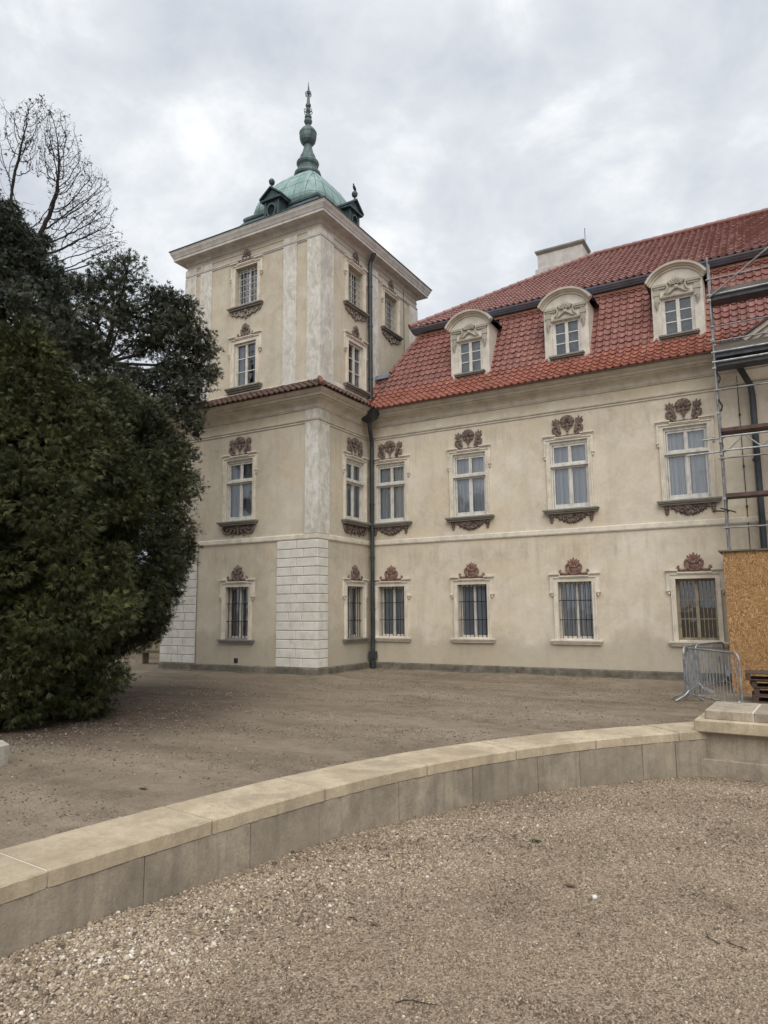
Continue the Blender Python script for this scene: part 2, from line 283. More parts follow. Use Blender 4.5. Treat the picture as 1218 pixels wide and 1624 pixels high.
# ---------------------------------------------------------------- mesh helpers
class MB:
    def __init__(s): s.v = []; s.f = []; s.t = []
    def face(s, pts, t=.5):
        b = len(s.v); s.v += [tuple(p) for p in pts]; s.f.append(tuple(range(b, b+len(pts)))); s.t.append(t)
    def box(s, x0, x1, y0, y1, z0, z1, t=.5):
        b = len(s.v)
        s.v += [(x0, y0, z0), (x1, y0, z0), (x1, y1, z0), (x0, y1, z0), (x0, y0, z1), (x1, y0, z1), (x1, y1, z1), (x0, y1, z1)]
        for q in ((0, 3, 2, 1), (4, 5, 6, 7), (0, 1, 5, 4), (1, 2, 6, 5), (2, 3, 7, 6), (3, 0, 4, 7)): s.f.append(tuple(b+i for i in q)); s.t.append(t)
    def lbox(s, x0, x1, d0, d1, z0, z1, t=.5): s.box(x0, x1, -d1, -d0, z0, z1, t)     # d = distance outward from the wall
    def bbox(s, x0, x1, y0, y1, z0, z1, c, t=.5):                                       # box with chamfered edges
        P = []
        def ring(z, i): return [(x0+i, y0, z), (x1-i, y0, z), (x1, y0+i, z), (x1, y1-i, z), (x1-i, y1, z), (x0+i, y1, z), (x0, y1-i, z), (x0, y0+i, z)]
        def inset(r, k):
            cx, cy = (x0+x1)/2, (y0+y1)/2; return [(p[0]+(k if p[0] < cx else -k), p[1]+(k if p[1] < cy else -k), p[2]) for p in r]
        rings = [inset(ring(z0, c), c), ring(z0+c, c), ring(z1-c, c), inset(ring(z1, c), c)]
        s.loft(rings, True, True, t)
    def loft(s, rings, closed=True, caps=False, t=.5):
        b = len(s.v); n = len(rings[0])
        for r in rings: s.v += [tuple(p) for p in r]
        for i in range(len(rings)-1):
            for j in range(n if closed else n-1):
                k = (j+1) % n; s.f.append((b+i*n+j, b+i*n+k, b+(i+1)*n+k, b+(i+1)*n+j)); s.t.append(t)
        if caps:
            s.f.append(tuple(b+j for j in reversed(range(n)))); s.t.append(t)
            s.f.append(tuple(b+(len(rings)-1)*n+j for j in range(n))); s.t.append(t)
    def tube(s, pts, rad, n=8, t=.5, caps=True, flat=None):
        pts = [Vector(p) for p in pts]; rads = rad if isinstance(rad, (list, tuple)) else [rad]*len(pts)
        rings = []; prev = None
        for i, p in enumerate(pts):
            d = (pts[min(i+1, len(pts)-1)]-pts[max(i-1, 0)])
            if d.length < 1e-9: d = Vector((0, 0, 1))
            d.normalize()
            if prev is None: a = d.orthogonal().normalized()
            else:
                a = prev-d*prev.dot(d)
                a = a.normalized() if a.length > 1e-6 else d.orthogonal().normalized()
            prev = a; b = d.cross(a)
            ring = [p+(a*math.cos(2*math.pi*k/n)+b*math.sin(2*math.pi*k/n))*rads[i] for k in range(n)]
            if flat: ring = [Vector((q.x, p.y+(q.y-p.y)*flat, q.z)) for q in ring]
            rings.append(ring)
        s.loft(rings, True, caps, t)
    def blob(s, c, r, t=.5, n=7, m=5):
        rings = []
        for i in range(m+1):
            th = math.pi*(i/m); q = max(math.sin(th), .02)
            rings.append([(c[0]+r[0]*q*math.cos(2*math.pi*k/n), c[1]+r[1]*q*math.sin(2*math.pi*k/n), c[2]-r[2]*math.cos(th)) for k in range(n)])
        s.loft(rings, True, True, t)
    def lathe(s, prof, c=(0, 0), n=20, t=.5):
        s.loft([[(c[0]+r*math.cos(2*math.pi*(k+.5)/n), c[1]+r*math.sin(2*math.pi*(k+.5)/n), z) for k in range(n)] for r, z in prof], True, True, t)
    def sweep(s, path, prof, t=.5):
        """axis-free plan path, profile (outward distance, z); outward is to the right of travel."""
        n = len(path); nor = []
        for i in range(n-1):
            dx, dy = path[i+1][0]-path[i][0], path[i+1][1]-path[i][1]; l = math.hypot(dx, dy); nor.append((dy/l, -dx/l))
        rings = []
        for i in range(n):
            a = nor[max(i-1, 0)]; b = nor[min(i, n-2)]; k = 1+a[0]*b[0]+a[1]*b[1]; mx, my = (a[0]+b[0])/k, (a[1]+b[1])/k
            rings.append([(path[i][0]+mx*d, path[i][1]+my*d, z) for d, z in prof])
        s.loft(rings, False, False, t)
        b0 = len(s.v)
        s.face(list(reversed(rings[0])), t); s.face(rings[-1], t)
    def build(s, name, m, parent=None, loc=None, rotz=0, smooth=False, tint=False, mats=None, fm=None):
        me = bpy.data.meshes.new(name); me.from_pydata(s.v, [], s.f)
        for q in (mats or [m]): me.materials.append(M[q])
        if fm: me.polygons.foreach_set('material_index', fm)
        if smooth: me.polygons.foreach_set('use_smooth', [True]*len(s.f))
        a = me.attributes.new('tint', 'FLOAT', 'FACE'); a.data.foreach_set('value', s.t)
        me.update(); me.validate()
        return link(name, me, parent, loc, rotz)
def link(name, me, parent=None, loc=None, rotz=0):
    o = bpy.data.objects.new(name, me); C.objects.link(o)
    if parent:
        o.parent = parent
        if parent.parent is None and loc is None: o.location = -parent.location if parent.rotation_euler.z == 0 else (0, 0, 0)
        elif parent.parent is None and loc is not None: o.location = Vector(loc)-parent.location
    elif loc: o.location = loc
    o.rotation_euler.z = rotz
    return o
def tag(o, label=None, cat=None, group=None, kind=None):
    for k, v in (('label', label), ('category', cat), ('group', group), ('kind', kind)):
        if v: o[k] = v
    return o
def empty(name, loc, rz=0):
    o = bpy.data.objects.new(name, None); C.objects.link(o); o.location = loc; o.rotation_euler.z = rz; return o
def copy_tree(o, parent=None):
    c = o.copy(); C.objects.link(c)
    if parent: c.parent = parent
    for ch in [q for q in bpy.data.objects if q.parent == o and q != c]: copy_tree(ch, c)
    return c
def np_mesh(name, m, verts, nper, tint, parent=None, loc=None, faces_per=None, smooth=False):
    """many copies of one small face pattern; verts (k, nv, 3), faces_per = list of vertex loops."""
    k, nv = verts.shape[0], verts.shape[1]
    fl = [np.array(f) for f in faces_per]; nl = sum(len(f) for f in fl)
    loops = np.concatenate(fl)[None, :]+(np.arange(k)*nv)[:, None]
    me = bpy.data.meshes.new(name); me.vertices.add(k*nv); me.vertices.foreach_set('co', verts.reshape(-1).astype(np.float32))
    me.loops.add(k*nl); me.loops.foreach_set('vertex_index', loops.reshape(-1).astype(np.int32))
    ls = np.array([len(f) for f in fl]); st = np.concatenate([[0], np.cumsum(ls)[:-1]])
    me.polygons.add(k*len(fl)); me.polygons.foreach_set('loop_start', (st[None, :]+(np.arange(k)*nl)[:, None]).reshape(-1).astype(np.int32))
    me.polygons.foreach_set('loop_total', np.tile(ls, k).astype(np.int32))
    me.materials.append(M[m])
    if smooth: me.polygons.foreach_set('use_smooth', np.ones(k*len(fl), bool))
    a = me.attributes.new('tint', 'FLOAT', 'FACE'); a.data.foreach_set('value', np.repeat(tint, len(fl)).astype(np.float32))
    me.update(calc_edges=True); me.validate()
    return link(name, me, parent, loc)

# ---------------------------------------------------------------- low wall geometry (also shapes the ground)
WALLPTS = [(-3.80, -.6), (-3.85, .6), (-3.88, 1.6), (-3.88, 2.49), (-3.84, 3.0), (-3.78, 3.55), (-3.70, 4.1), (-3.61, 4.65), (-3.50, 5.2), (-3.36, 5.75), (-3.18, 6.28), (-2.96, 6.8), (-2.70, 7.32), (-2.40, 7.85), (-2.02, 8.42), (-1.58, 8.97), (-1.12, 9.50), (-.78, 9.87)]
def resample(pts, step):
    P = [np.array(p, float) for p in pts]; out = []
    for i in range(len(P)-1):
        p0, p1, p2, p3 = P[max(i-1, 0)], P[i], P[i+1], P[min(i+2, len(P)-1)]
        for u in np.linspace(0, 1, 12, endpoint=False):
            out.append(.5*((2*p1)+(-p0+p2)*u+(2*p0-5*p1+4*p2-p3)*u*u+(-p0+3*p1-3*p2+p3)*u**3))
    out.append(P[-1]); out = np.array(out)
    l = np.concatenate([[0], np.cumsum(np.hypot(*np.diff(out, axis=0).T))]); n = int(l[-1]/step)
    s_ = np.linspace(0, l[-1], n+1)
    return np.stack([np.interp(s_, l, out[:, 0]), np.interp(s_, l, out[:, 1])], 1), s_
CURVE, CLEN = resample(WALLPTS, .06)
_t = np.gradient(CURVE, axis=0); _t /= np.linalg.norm(_t, axis=1)[:, None]
CN = np.stack([-_t[:, 1], _t[:, 0]], 1)            # pointing away from the camera side
def side(xy):
    """signed distance from the wall's front line: positive on the near, gravelled side"""
    xy = np.asarray(xy, float); out = np.empty(len(xy))
    for a in range(0, len(xy), 4000):
        q = xy[a:a+4000]; d = q[:, None, :]-CURVE[None, ::3]; dd = (d**2).sum(2); i = dd.argmin(1)
        out[a:a+4000] = -np.einsum('ij,ij->i', d[np.arange(len(q)), i], CN[::3][i])
    far = xy[:, 1] > 9.86; out[far] = np.minimum(out[far], -(xy[far, 1]-9.9))
    right = (xy[:, 0] > -1.) & (xy[:, 1] < 9.9); out[right] = np.maximum(out[right], .3)
    return out
def vnoise(x, y, seed=0):
    def h(i, j): return np.modf(np.sin(i*127.1+j*311.7+seed*74.7)*43758.5453)[0]
    i, j = np.floor(x), np.floor(y); u, v = x-i, y-j; u = u*u*(3-2*u); v = v*v*(3-2*v)
    return (h(i, j)*(1-u)+h(i+1, j)*u)*(1-v)+(h(i, j+1)*(1-u)+h(i+1, j+1)*u)*v
def gz(xy, sd=None):
    sd = side(xy) if sd is None else sd; x, y = xy[:, 0], xy[:, 1]
    near = .03-.135*np.clip((y-2.5)/7, 0, 1)
    far = .02*np.clip((9-y)/6, 0, 1)
    st = lambda v: np.clip(v, 0, 1)**2*(3-2*np.clip(v, 0, 1))
    far = far+.115*np.maximum(st((y-17.6)/1.25), st((y-14.5)/1.3)*st((-10.2-x)/1.2))
    w = np.clip((sd+.35)/.3, 0, 1)
    amp = np.where(np.hypot(x, y) < 40, 1, 0)
    return near*w+far*(1-w)+amp*(.014*vnoise(x*1.3, y*1.3, 1)+.010*vnoise(x*4, y*4, 2)-.012)
def build_ground():
    xs = np.concatenate([[-900, -400, -200, -100, -60, -40, -32], np.arange(-27, 6.01, .2), [8, 12, 20, 40, 100, 300, 900]])
    ys = np.concatenate([[-900, -300, -100, -40, -15, -6], np.arange(-3, 22.01, .2), [26, 32, 45, 70, 120, 300, 900]])
    X, Y = np.meshgrid(xs, ys); xy = np.stack([X.ravel(), Y.ravel()], 1); sd = side(xy)
    z = gz(xy, sd); v = np.column_stack([xy, z]); nx, ny = len(xs), len(ys)
    i = np.arange((ny-1)*(nx-1)); r, c = i//(nx-1), i % (nx-1); a = r*nx+c
    fs = np.stack([a, a+1, a+nx+1, a+nx], 1)
    me = bpy.data.meshes.new('ground'); me.from_pydata(v.tolist(), [], fs.tolist())
    zn = me.attributes.new('zone', 'FLOAT', 'POINT'); zn.data.foreach_set('value', np.clip((sd+.4)/.3, 0, 1).astype(np.float32))
    l1 = np.exp(-((xy[:, 0]+11.6)**2+(xy[:, 1]-8.2)**2)/7.5); l2 = np.exp(-((xy[:, 0]+13.2)**2+(xy[:, 1]-11.2)**2)/10.)
    lt = me.attributes.new('litter', 'FLOAT', 'POINT'); lt.data.foreach_set('value', np.clip(1.5*(l1+l2), 0, 1).astype(np.float32))
    me.polygons.foreach_set('use_smooth', [True]*len(fs)); me.materials.append(M['ground']); me.update()
    o = link('ground', me); tag(o, 'trodden earth court and pale gravel in front of the palace', 'ground', kind='structure')
build_ground()

# ================================================================ PALACE
YW, YT, XR, XL = 19.10, 16.20, -11.51, -17.53        # wing facade, tower front, tower right face, tower left face
UY, UX, UL, UB = 16.38, -11.58, -17.12, 22.72         # upper tower stage: front, right, left, back
BAYX, BAYY, WEND = -.58, 18.97, 7.0
PAL = empty('palace', (-7, 19.1, 0))
tag(PAL, 'pale stuccoed palace with red mansard roof and corner tower under a green copper dome', 'palace')
def front(Y): return lambda x, d, z: (x, Y-d, z)
def rside(X): return lambda y, d, z: (X+d, y, z)
def lside(X): return lambda y, d, z: (X-d, y, z)
def holewall(name, m, fr, x0, x1, z0, z1, holes, label=None, reveal=.3):
    mb = MB(); fm = []
    xs = sorted({x0, x1, *[h[0] for h in holes], *[h[1] for h in holes]}); zs = sorted({z0, z1, *[h[2] for h in holes], *[h[3] for h in holes]})
    for i in range(len(xs)-1):
        for j in range(len(zs)-1):
            cx, cz = (xs[i]+xs[i+1])/2, (zs[j]+zs[j+1])/2
            if any(h[0] < cx < h[1] and h[2] < cz < h[3] for h in holes): continue
            mb.face([fr(xs[i], 0, zs[j]), fr(xs[i+1], 0, zs[j]), fr(xs[i+1], 0, zs[j+1]), fr(xs[i], 0, zs[j+1])]); fm.append(0)
    for a, b, c, e in holes:
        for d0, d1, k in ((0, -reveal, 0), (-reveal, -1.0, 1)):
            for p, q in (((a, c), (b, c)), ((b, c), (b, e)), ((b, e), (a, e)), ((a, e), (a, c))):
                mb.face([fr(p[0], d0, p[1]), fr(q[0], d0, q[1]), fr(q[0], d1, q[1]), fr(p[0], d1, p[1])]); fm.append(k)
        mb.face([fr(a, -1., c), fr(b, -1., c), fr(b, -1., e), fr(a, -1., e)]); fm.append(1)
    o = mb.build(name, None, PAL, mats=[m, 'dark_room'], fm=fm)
    if label: o['label'] = label
    return o
WCX = [-10.74, -8.05, -5.07, -2.07]; TCX = -14.42; SCY = 18.17; UCX = -14.46; UCY = (18.34, 20.68)
hA = lambda x: (x-.525, x+.525, 4.60, 6.50)
hB = lambda x: (x-.46, x+.46, 1.08, 2.60)
hC = lambda x: (x-.45, x+.45, 8.90, 10.36)
hD = lambda x: (x-.46, x+.46, 11.58, 12.93)
holewall('wall', 'stucco', front(YW), XR, BAYX, 0, 8.2, [f(x) for x in WCX for f in (hA, hB)])
holewall('wall', 'stucco_tower', front(YT), XL, XR, 0, 8.25, [hA(TCX), hB(TCX)])
holewall('wall', 'stucco_tower', rside(XR), YT, YW, 0, 8.25, [hA(SCY), hB(SCY)])
holewall('wall', 'stucco_tower', front(UY), UL, UX, 8.2, 14.0, [hC(UCX), hD(UCX)])
holewall('wall', 'stucco_tower', rside(UX), UY, UB, 8.2, 14.0, [hC(UCY[0]), hD(UCY[0]), hD(UCY[1])])
m_ = MB()
m_.face([(XL, YT, 0), (XL, 22.9, 0), (XL, 22.9, 8.25), (XL, YT, 8.25)]); m_.face([(UL, UY, 8.2), (UL, UB, 8.2), (UL, UB, 13.9), (UL, UY, 13.9)])
m_.face([(UL, UB, 0), (UX, UB, 0), (UX, UB, 13.9), (UL, UB, 13.9)]); m_.face([(UX, YW, 0), (UX, UB, 0), (UX, UB, 8.2), (UX, YW, 8.2)])
m_.build('wall', 'stucco_tower', PAL)
m_ = MB()                                             # projecting middle bay behind the scaffold, end and back of the wing
m_.box(BAYX, WEND, BAYY, YW+.4, 0, 8.25); m_.build('bay_wall', 'stucco_pink', PAL)
m_ = MB(); m_.face([(WEND, YW, 0), (WEND, 31.3, 0), (WEND, 31.3, 8.2), (WEND, YW, 8.2)]); m_.face([(XR, 31.3, 0), (WEND, 31.3, 0), (WEND, 31.3, 8.2), (XR, 31.3, 8.2)])
m_.face([(XR, 22.7, 0), (XR, 31.3, 0), (XR, 31.3, 8.2), (XR, 22.7, 8.2)]); m_.build('wall', 'stucco', PAL)

# ---- mouldings that run round the tower and along the wing
PATH = [(XL, 22.7), (XL, YT), (XR, YT), (XR, YW), (BAYX, YW), (BAYX, BAYY), (WEND, BAYY)]
def sweep(name, m, path, prof, smooth=False):
    mb = MB(); mb.sweep(path, prof); return mb.build(name, m, PAL)
sweep('plinth', 'plinth', PATH, [(0, .30), (.05, .30), (.07, .27), (.07, .12), (.16, .11), (.16, -.15), (0, -.15)])
sweep('kerb', 'plinth', [(XL-.15, 22.7), (XL-.15, YT-.15), (XR+.15, YT-.15), (XR+.15, YW-.15)], [(0, .075), (.3, .06), (.3, -.15), (0, -.15)])
sweep('string_course', 'trim', PATH, [(0, 3.885), (.035, 3.90), (.05, 3.93), (.05, 4.035), (.035, 4.05), (0, 4.06)])
sweep('fillet', 'cornice', PATH, [(0, 7.30), (.03, 7.31), (.03, 7.345), (.012, 7.352), (.012, 7.365), (.045, 7.372), (.055, 7.40), (.055, 7.415), (0, 7.43)])
cor = [(0, 7.70), (.04, 7.715), (.04, 7.745), (.06, 7.75)]+[(.06+.23*(1-math.cos(a)), 7.75+.2*math.sin(a)) for a in np.linspace(.15, math.pi/2, 6)]+[(.29, 7.985), (.35, 7.99), (.35, 8.06), (.37, 8.065), (.40, 8.08), (.45, 8.12), (.475, 8.15), (.475, 8.175), (0, 8.19)]
sweep('cornice', 'cornice', PATH, cor)
UPATH = [(UL, UB), (UL, UY), (UX, UY), (UX, UB), (UL, UB)]
sweep('fillet', 'cornice_up', UPATH[:4], [(0, 13.13), (.03, 13.14), (.03, 13.165), (.05, 13.18), (.05, 13.225), (0, 13.235)])
sweep('fillet', 'cornice_up', UPATH[:4], [(0, 13.40), (.025, 13.41), (.025, 13.44), (0, 13.45)])
upc = [(0, 13.57), (.03, 13.58), (.035, 13.61)]+[(.035+.055*(1-math.cos(a)), 13.61+.09*math.sin(a)) for a in np.linspace(.2, math.pi/2, 4)]+[(.10, 13.71), (.335, 13.72), (.335, 13.80), (.35, 13.805), (.375, 13.87), (.405, 13.93), (.412, 13.935), (.425, 13.99), (.44, 14.02), (.44, 14.04), (0, 14.06)]
sweep('eaves_flashing', 'patina_dark', [(UL, UB), (UL, UY), (UX, UY), (UX, UB), (UL, UB)], [(.38, 14.045), (.455, 14.036), (.465, 14.05), (.46, 14.07), (.2, 14.085), (0, 14.06)])
sweep('cornice', 'cornice_up', [(UL, UB), (UL, UY), (UX, UY), (UX, UB), (UL, UB)], upc)
# ---- corner pilasters and rustication
def pilaster(x0, x1, Y, z0, z1, m='white_lime', name='pilaster', d=.045):
    mb = MB(); mb.box(x0, x1, Y-d, Y, z0, z1); mb.build(name, m, PAL)
def corner_pil(X, Y, wx, wy, z0, z1, sx, name='pilaster', d=.045):
    mb = MB(); xo = X+sx*d
    mb.box(min(X-sx*wx, xo), max(X-sx*wx, xo), Y-d, Y, z0, z1)
    mb.box(min(X, xo), max(X, xo), Y, Y+wy, z0, z1); mb.build(name, 'white_lime', PAL)
corner_pil(XR, YT, .42, .55, 4.06, 7.30, 1); corner_pil(XL, YT, .42, .55, 4.06, 7.30, -1)
corner_pil(XR, YT, .42, .55, 7.43, 7.70, 1, 'capital', .03); corner_pil(XL, YT, .42, .55, 7.43, 7.70, -1, 'capital', .03)
corner_pil(UX, UY, .46, .66, 8.5, 13.13, 1); corner_pil(UL, UY, .46, .66, 8.5, 13.13, -1)
corner_pil(UX, UY, .46, .66, 13.235, 13.40, 1, 'capital'); corner_pil(UL, UY, .46, .66, 13.235, 13.40, -1, 'capital')
for x0 in (-12.95, -16.46):
    pilaster(x0, x0+.51, UY, 8.5, 13.13); pilaster(x0, x0+.51, UY, 13.235, 13.40, name='capital')
m_ = MB(); m_.box(UX, UX+.045, 19.35, 19.75, 8.5, 13.13); m_.build('pilaster', 'white_lime', PAL)
m_ = MB(); m_.box(UX, UX+.045, 19.35, 19.75, 13.235, 13.40); m_.build('capital', 'white_lime', PAL)
m_ = MB(); m_.box(UX, UX+.045, 22.1, UB, 8.5, 13.13); m_.build('pilaster', 'white_lime', PAL)
m_ = MB(); m_.box(UX-.02, UX+.03, UY+.66, 19.35, 8.5, 8.78); m_.box(UL+.46, UX-.46, UY-.03, UY+.02, 8.5, 8.70); m_.build('base_moulding', 'trim', PAL)
def quoins(sx, X, w):
    mb = MB(); core = MB(); h = (3.885-.30)/14; g = .009; d = .052
    for r in range(14):
        z0, z1 = .30+r*h+g, .30+(r+1)*h-g; e = [0, .5, 1.] if r % 2 else [0, .32, .64, 1.]
        if r == 5: e = [0, .36, .68, 1.]
        for i in range(len(e)-1):
            a = X-sx*(w*e[i]+(g if i else -d)); b = X-sx*(w*e[i+1]-(g if i < len(e)-2 else 0))
            mb.bbox(min(a, b), max(a, b), YT-d, YT+.002, z0, z1, .012, rnd.random())
        a, b = X-sx*.05, X+sx*d
        mb.bbox(min(a, b), max(a, b), YT+.004, YT+.48, z0, z1, .012, rnd.random())
    q = mb.build('quoins', 'white_quoin', PAL)
    a, b = X-sx*w, X+sx*.03
    core.box(min(a, b), max(a, b), YT-.03, YT+.47, .30, 3.885); core.build('mortar_joints', 'quoin_joint', q)
quoins(1, XR, 1.40); quoins(-1, XL, 1.46)

# ---- reliefs (local x along the wall, z up, bulging outwards to -y)
def rel_tube(mb, pts, rad, d=.035, n=8, k=.8):
    P = [(p[0], -d, p[1]) for p in pts]; mb.tube(P, rad, n, flat=k)
def spiral(cx, cz, r0, r1, a0, a1, n=12): return [(cx+(r0+(r1-r0)*i/(n-1))*math.cos(a0+(a1-a0)*i/(n-1)), cz+(r0+(r1-r0)*i/(n-1))*math.sin(a0+(a1-a0)*i/(n-1))) for i in range(n)]
def leaf(mb, a, b, w, d=.03):
    ax, az = a; bx, bz = b; dx, dz = bx-ax, bz-az; l = math.hypot(dx, dz) or 1; nx, nz = -dz/l, dx/l
    pts = [(0, .35), (.3, 1), (.65, .8), (1, .08)]
    L = [(ax+dx*t+nx*w*q/2, -.012, az+dz*t+nz*w*q/2) for t, q in pts]; Rr = [(ax+dx*t-nx*w*q/2, -.012, az+dz*t-nz*w*q/2) for t, q in pts]
    Md = [(ax+dx*t, -d-.02*math.sin(math.pi*t), az+dz*t) for t, q in pts]
    bl = [(p[0], .004, p[2]) for p in L]; br = [(p[0], .004, p[2]) for p in Rr]
    mb.loft([[bl[i], L[i], Md[i], Rr[i], br[i]] for i in range(4)], False, False)
def mir(pts): return [(-x, z) for x, z in pts]
def crest_shell(z0, k=1., rm=None):
    mb = MB(); Z = lambda pts: [(x*k, z0+z*k) for x, z in pts]
    for i in range(7):
        a = R(12+26*i); rel_tube(mb, Z([(.02*math.cos(a), .37+.02*math.sin(a)), (.14*math.cos(a), .385+.13*math.sin(a)), (.20*math.cos(a), .39+.195*math.sin(a))]), [.02*k, .050*k, .040*k], .05)
    for s in (1, -1):
        F = (lambda p: p) if s == 1 else mir
        rel_tube(mb, Z(F(spiral(.115, .33, .055, .012, -2.2, 4.6, 12))), .021*k, .05)
        rel_tube(mb, Z(F([(.0, .03), (.06, -.01), (.14, -.01), (.24, .03), (.33, .08), (.395, .16), (.40, .24), (.355, .29), (.29, .28), (.26, .22), (.285, .165), (.33, .18)])), [.028, .032, .028, .03, .038, .044, .042, .036, .034, .032, .028, .02] if k == 1 else [.03*k]*12, .04)
        rel_tube(mb, Z(F([(.21, .10), (.245, .19), (.25, .27), (.265, .35)])), [.03*k, .045*k, .045*k, .03*k], .04)
        for b, w in (((.33, .545), .10), ((.42, .51), .10), ((.245, .50), .09), ((.44, .41), .09)): leaf(mb, Z(F([(.285, .31)]))[0], Z(F([b]))[0], w*k, .05)
        mb.blob((s*.085*k, -.04, z0-.005*k), (.055*k, .04, .042*k)); mb.blob((s*.22*k, -.045, z0+.13*k), (.05*k, .03, .06*k))
        rel_tube(mb, Z(F([(.0, .22), (.045, .21), (.085, .235)])), [.026*k, .022*k, .012*k], .04)
    rel_tube(mb, Z([(0, .36), (0, .27), (0, .21), (0, .15), (0, .11)]), [.03*k, .045*k, .03*k, .022*k, .034*k], .045)
    rel_tube(mb, Z([(-.16, .325), (-.08, .30), (0, .315), (.08, .30), (.16, .325)]), .024*k, .045)
    return mb
def crest_shield(z0, k=1., tall=1.):
    mb = MB(); Z = lambda pts: [(x*k, z0+z*k*tall) for x, z in pts]
    mb.blob((0, -.012, z0+.15*k*tall), (.125*k, .042, .14*k*tall), n=12, m=8)
    mb.lbox(-.40*k, .40*k, 0, .022, z0, z0+.028*k)
    for s in (1, -1):
        F = (lambda p: p) if s == 1 else mir
        rel_tube(mb, Z(F([(.05, .245), (.10, .285), (.165, .285), (.20, .235), (.195, .17), (.17, .10), (.18, .045), (.235, .025), (.31, .03), (.365, .055), (.39, .10), (.365, .13), (.34, .105)])), [.02, .03, .034, .034, .034, .032, .03, .03, .03, .03, .028, .024, .016], .035)
        rel_tube(mb, Z(F([(.0, .025), (.06, .02), (.12, .05), (.145, .11), (.15, .18)])), [.02, .026, .026, .022, .014], .05)
        for b, w in (((.085, .435), .07), ((.16, .395), .075), ((.145, .325), .06)): leaf(mb, Z(F([(.03, .27)]))[0], Z(F([b]))[0], w*k)
        mb.blob((s*.10*k, -.04, z0+.245*k*tall), (.035*k, .035, .03*k))
    leaf(mb, Z([(0, .25)])[0], Z([(0, .47)])[0], .11*k, .05); rel_tube(mb, Z([(-.1, .225), (0, .20), (.1, .225)]), .018*k, .06)
    return mb
def crest_palmette(z0):
    mb = crest_shield(z0, .82, 1.05)
    for i in range(7):
        a = R(20+23.3*i); rel_tube(mb, [(.03*math.cos(a), z0+.24), (.10*math.cos(a), z0+.25+.10*math.sin(a)), (.135*math.cos(a), z0+.255+.175*math.sin(a))], [.014, .028, .02], .05)
    return mb
def swag_festoon(z1):
    mb = MB(); r2 = random.Random(3)
    for i in range(95):
        u = r2.uniform(-1, 1); dep = .235*(1-u*u*.95); v = r2.random()
        r = r2.uniform(.018, .034); mb.blob((u*.41, -.035-.03*(1-abs(u))*r2.random(), z1-.02-dep*v*.92), (r*1.1, .03, r), n=6, m=4)
    for i in range(16):
        u = -1+2*i/15; leaf(mb, (u*.38, z1-.05-.13*(1-u*u)), (u*.44+r2.uniform(-.03, .03), z1-.09-.19*(1-u*u)), .06)
    for s in (1, -1):
        x = s*.545
        mb.lbox(x-.055, x+.055, 0, .07, z1-.09, z1); mb.lbox(x-.045, x+.045, 0, .055, z1-.16, z1-.09); mb.blob((x, -.03, z1-.185), (.043, .035, .05)); mb.blob((x, -.06, z1-.07), (.03, .03, .03))
    return mb
def swag_scroll(z1, panel=True):
    mb = MB()
    if panel:
        pts = [(-.60, z1), (-.61, z1-.12), (-.52, z1-.22), (-.40, z1-.25), (-.22, z1-.24), (0, z1-.29), (.22, z1-.24), (.40, z1-.25), (.52, z1-.22), (.61, z1-.12), (.60, z1)]
        mb.loft([[(x, .0, z) for x, z in pts], [(x, -.025, z) for x, z in pts]], True, True)
    for s in (1, -1):
        F = (lambda p: p) if s == 1 else mir
        rel_tube(mb, F([(.60, z1-.02), (.615, z1-.10), (.57, z1-.19), (.46, z1-.24), (.34, z1-.225), (.27, z1-.15), (.29, z1-.08), (.35, z1-.07), (.37, z1-.12)]), [.03, .034, .034, .034, .032, .03, .026, .022, .014], .045)
        rel_tube(mb, F([(.26, z1-.04), (.21, z1-.11), (.14, z1-.10), (.11, z1-.17), (.15, z1-.23), (.20, z1-.21)]), [.02, .026, .026, .026, .024, .014], .045)
        rel_tube(mb, F(spiral(.45, z1-.10, .075, .015, 1.6, 7.2, 14)), .02, .04)
        rel_tube(mb, F([(.30, z1-.26), (.24, z1-.30), (.17, z1-.27)]), [.012, .022, .014], .035)
    for i in range(5): mb.blob((0, -.045, z1-.04-.055*i), (.07-.009*i, .04, .033))
    return mb
def swag_grey(z1):
    mb = MB()
    for s in (1, -1):
        F = (lambda p: p) if s == 1 else mir
        rel_tube(mb, F([(.60, z1-.01), (.60, z1-.09), (.54, z1-.13), (.48, z1-.10), (.50, z1-.05)]), [.022, .026, .026, .02, .012], .03)
        rel_tube(mb, F([(.47, z1-.01), (.45, z1-.14), (.37, z1-.19), (.29, z1-.16), (.30, z1-.09), (.35, z1-.08)]), [.02, .028, .03, .028, .02, .012], .035)
        rel_tube(mb, F([(.27, z1-.02), (.24, z1-.17), (.16, z1-.24), (.08, z1-.22), (.09, z1-.14), (.14, z1-.13)]), [.02, .03, .032, .03, .022, .014], .035)
        leaf(mb, F([(.08, z1-.02)])[0], F([(.03, z1-.33)])[0], .09)
        for i in range(4): mb.blob((s*(.14+.13*i), -.03, z1-.045), (.035, .03, .03))
    mb.blob((0, -.04, z1-.07), (.07, .045, .06)); mb.blob((0, -.035, z1-.27), (.04, .03, .06))
    return mb

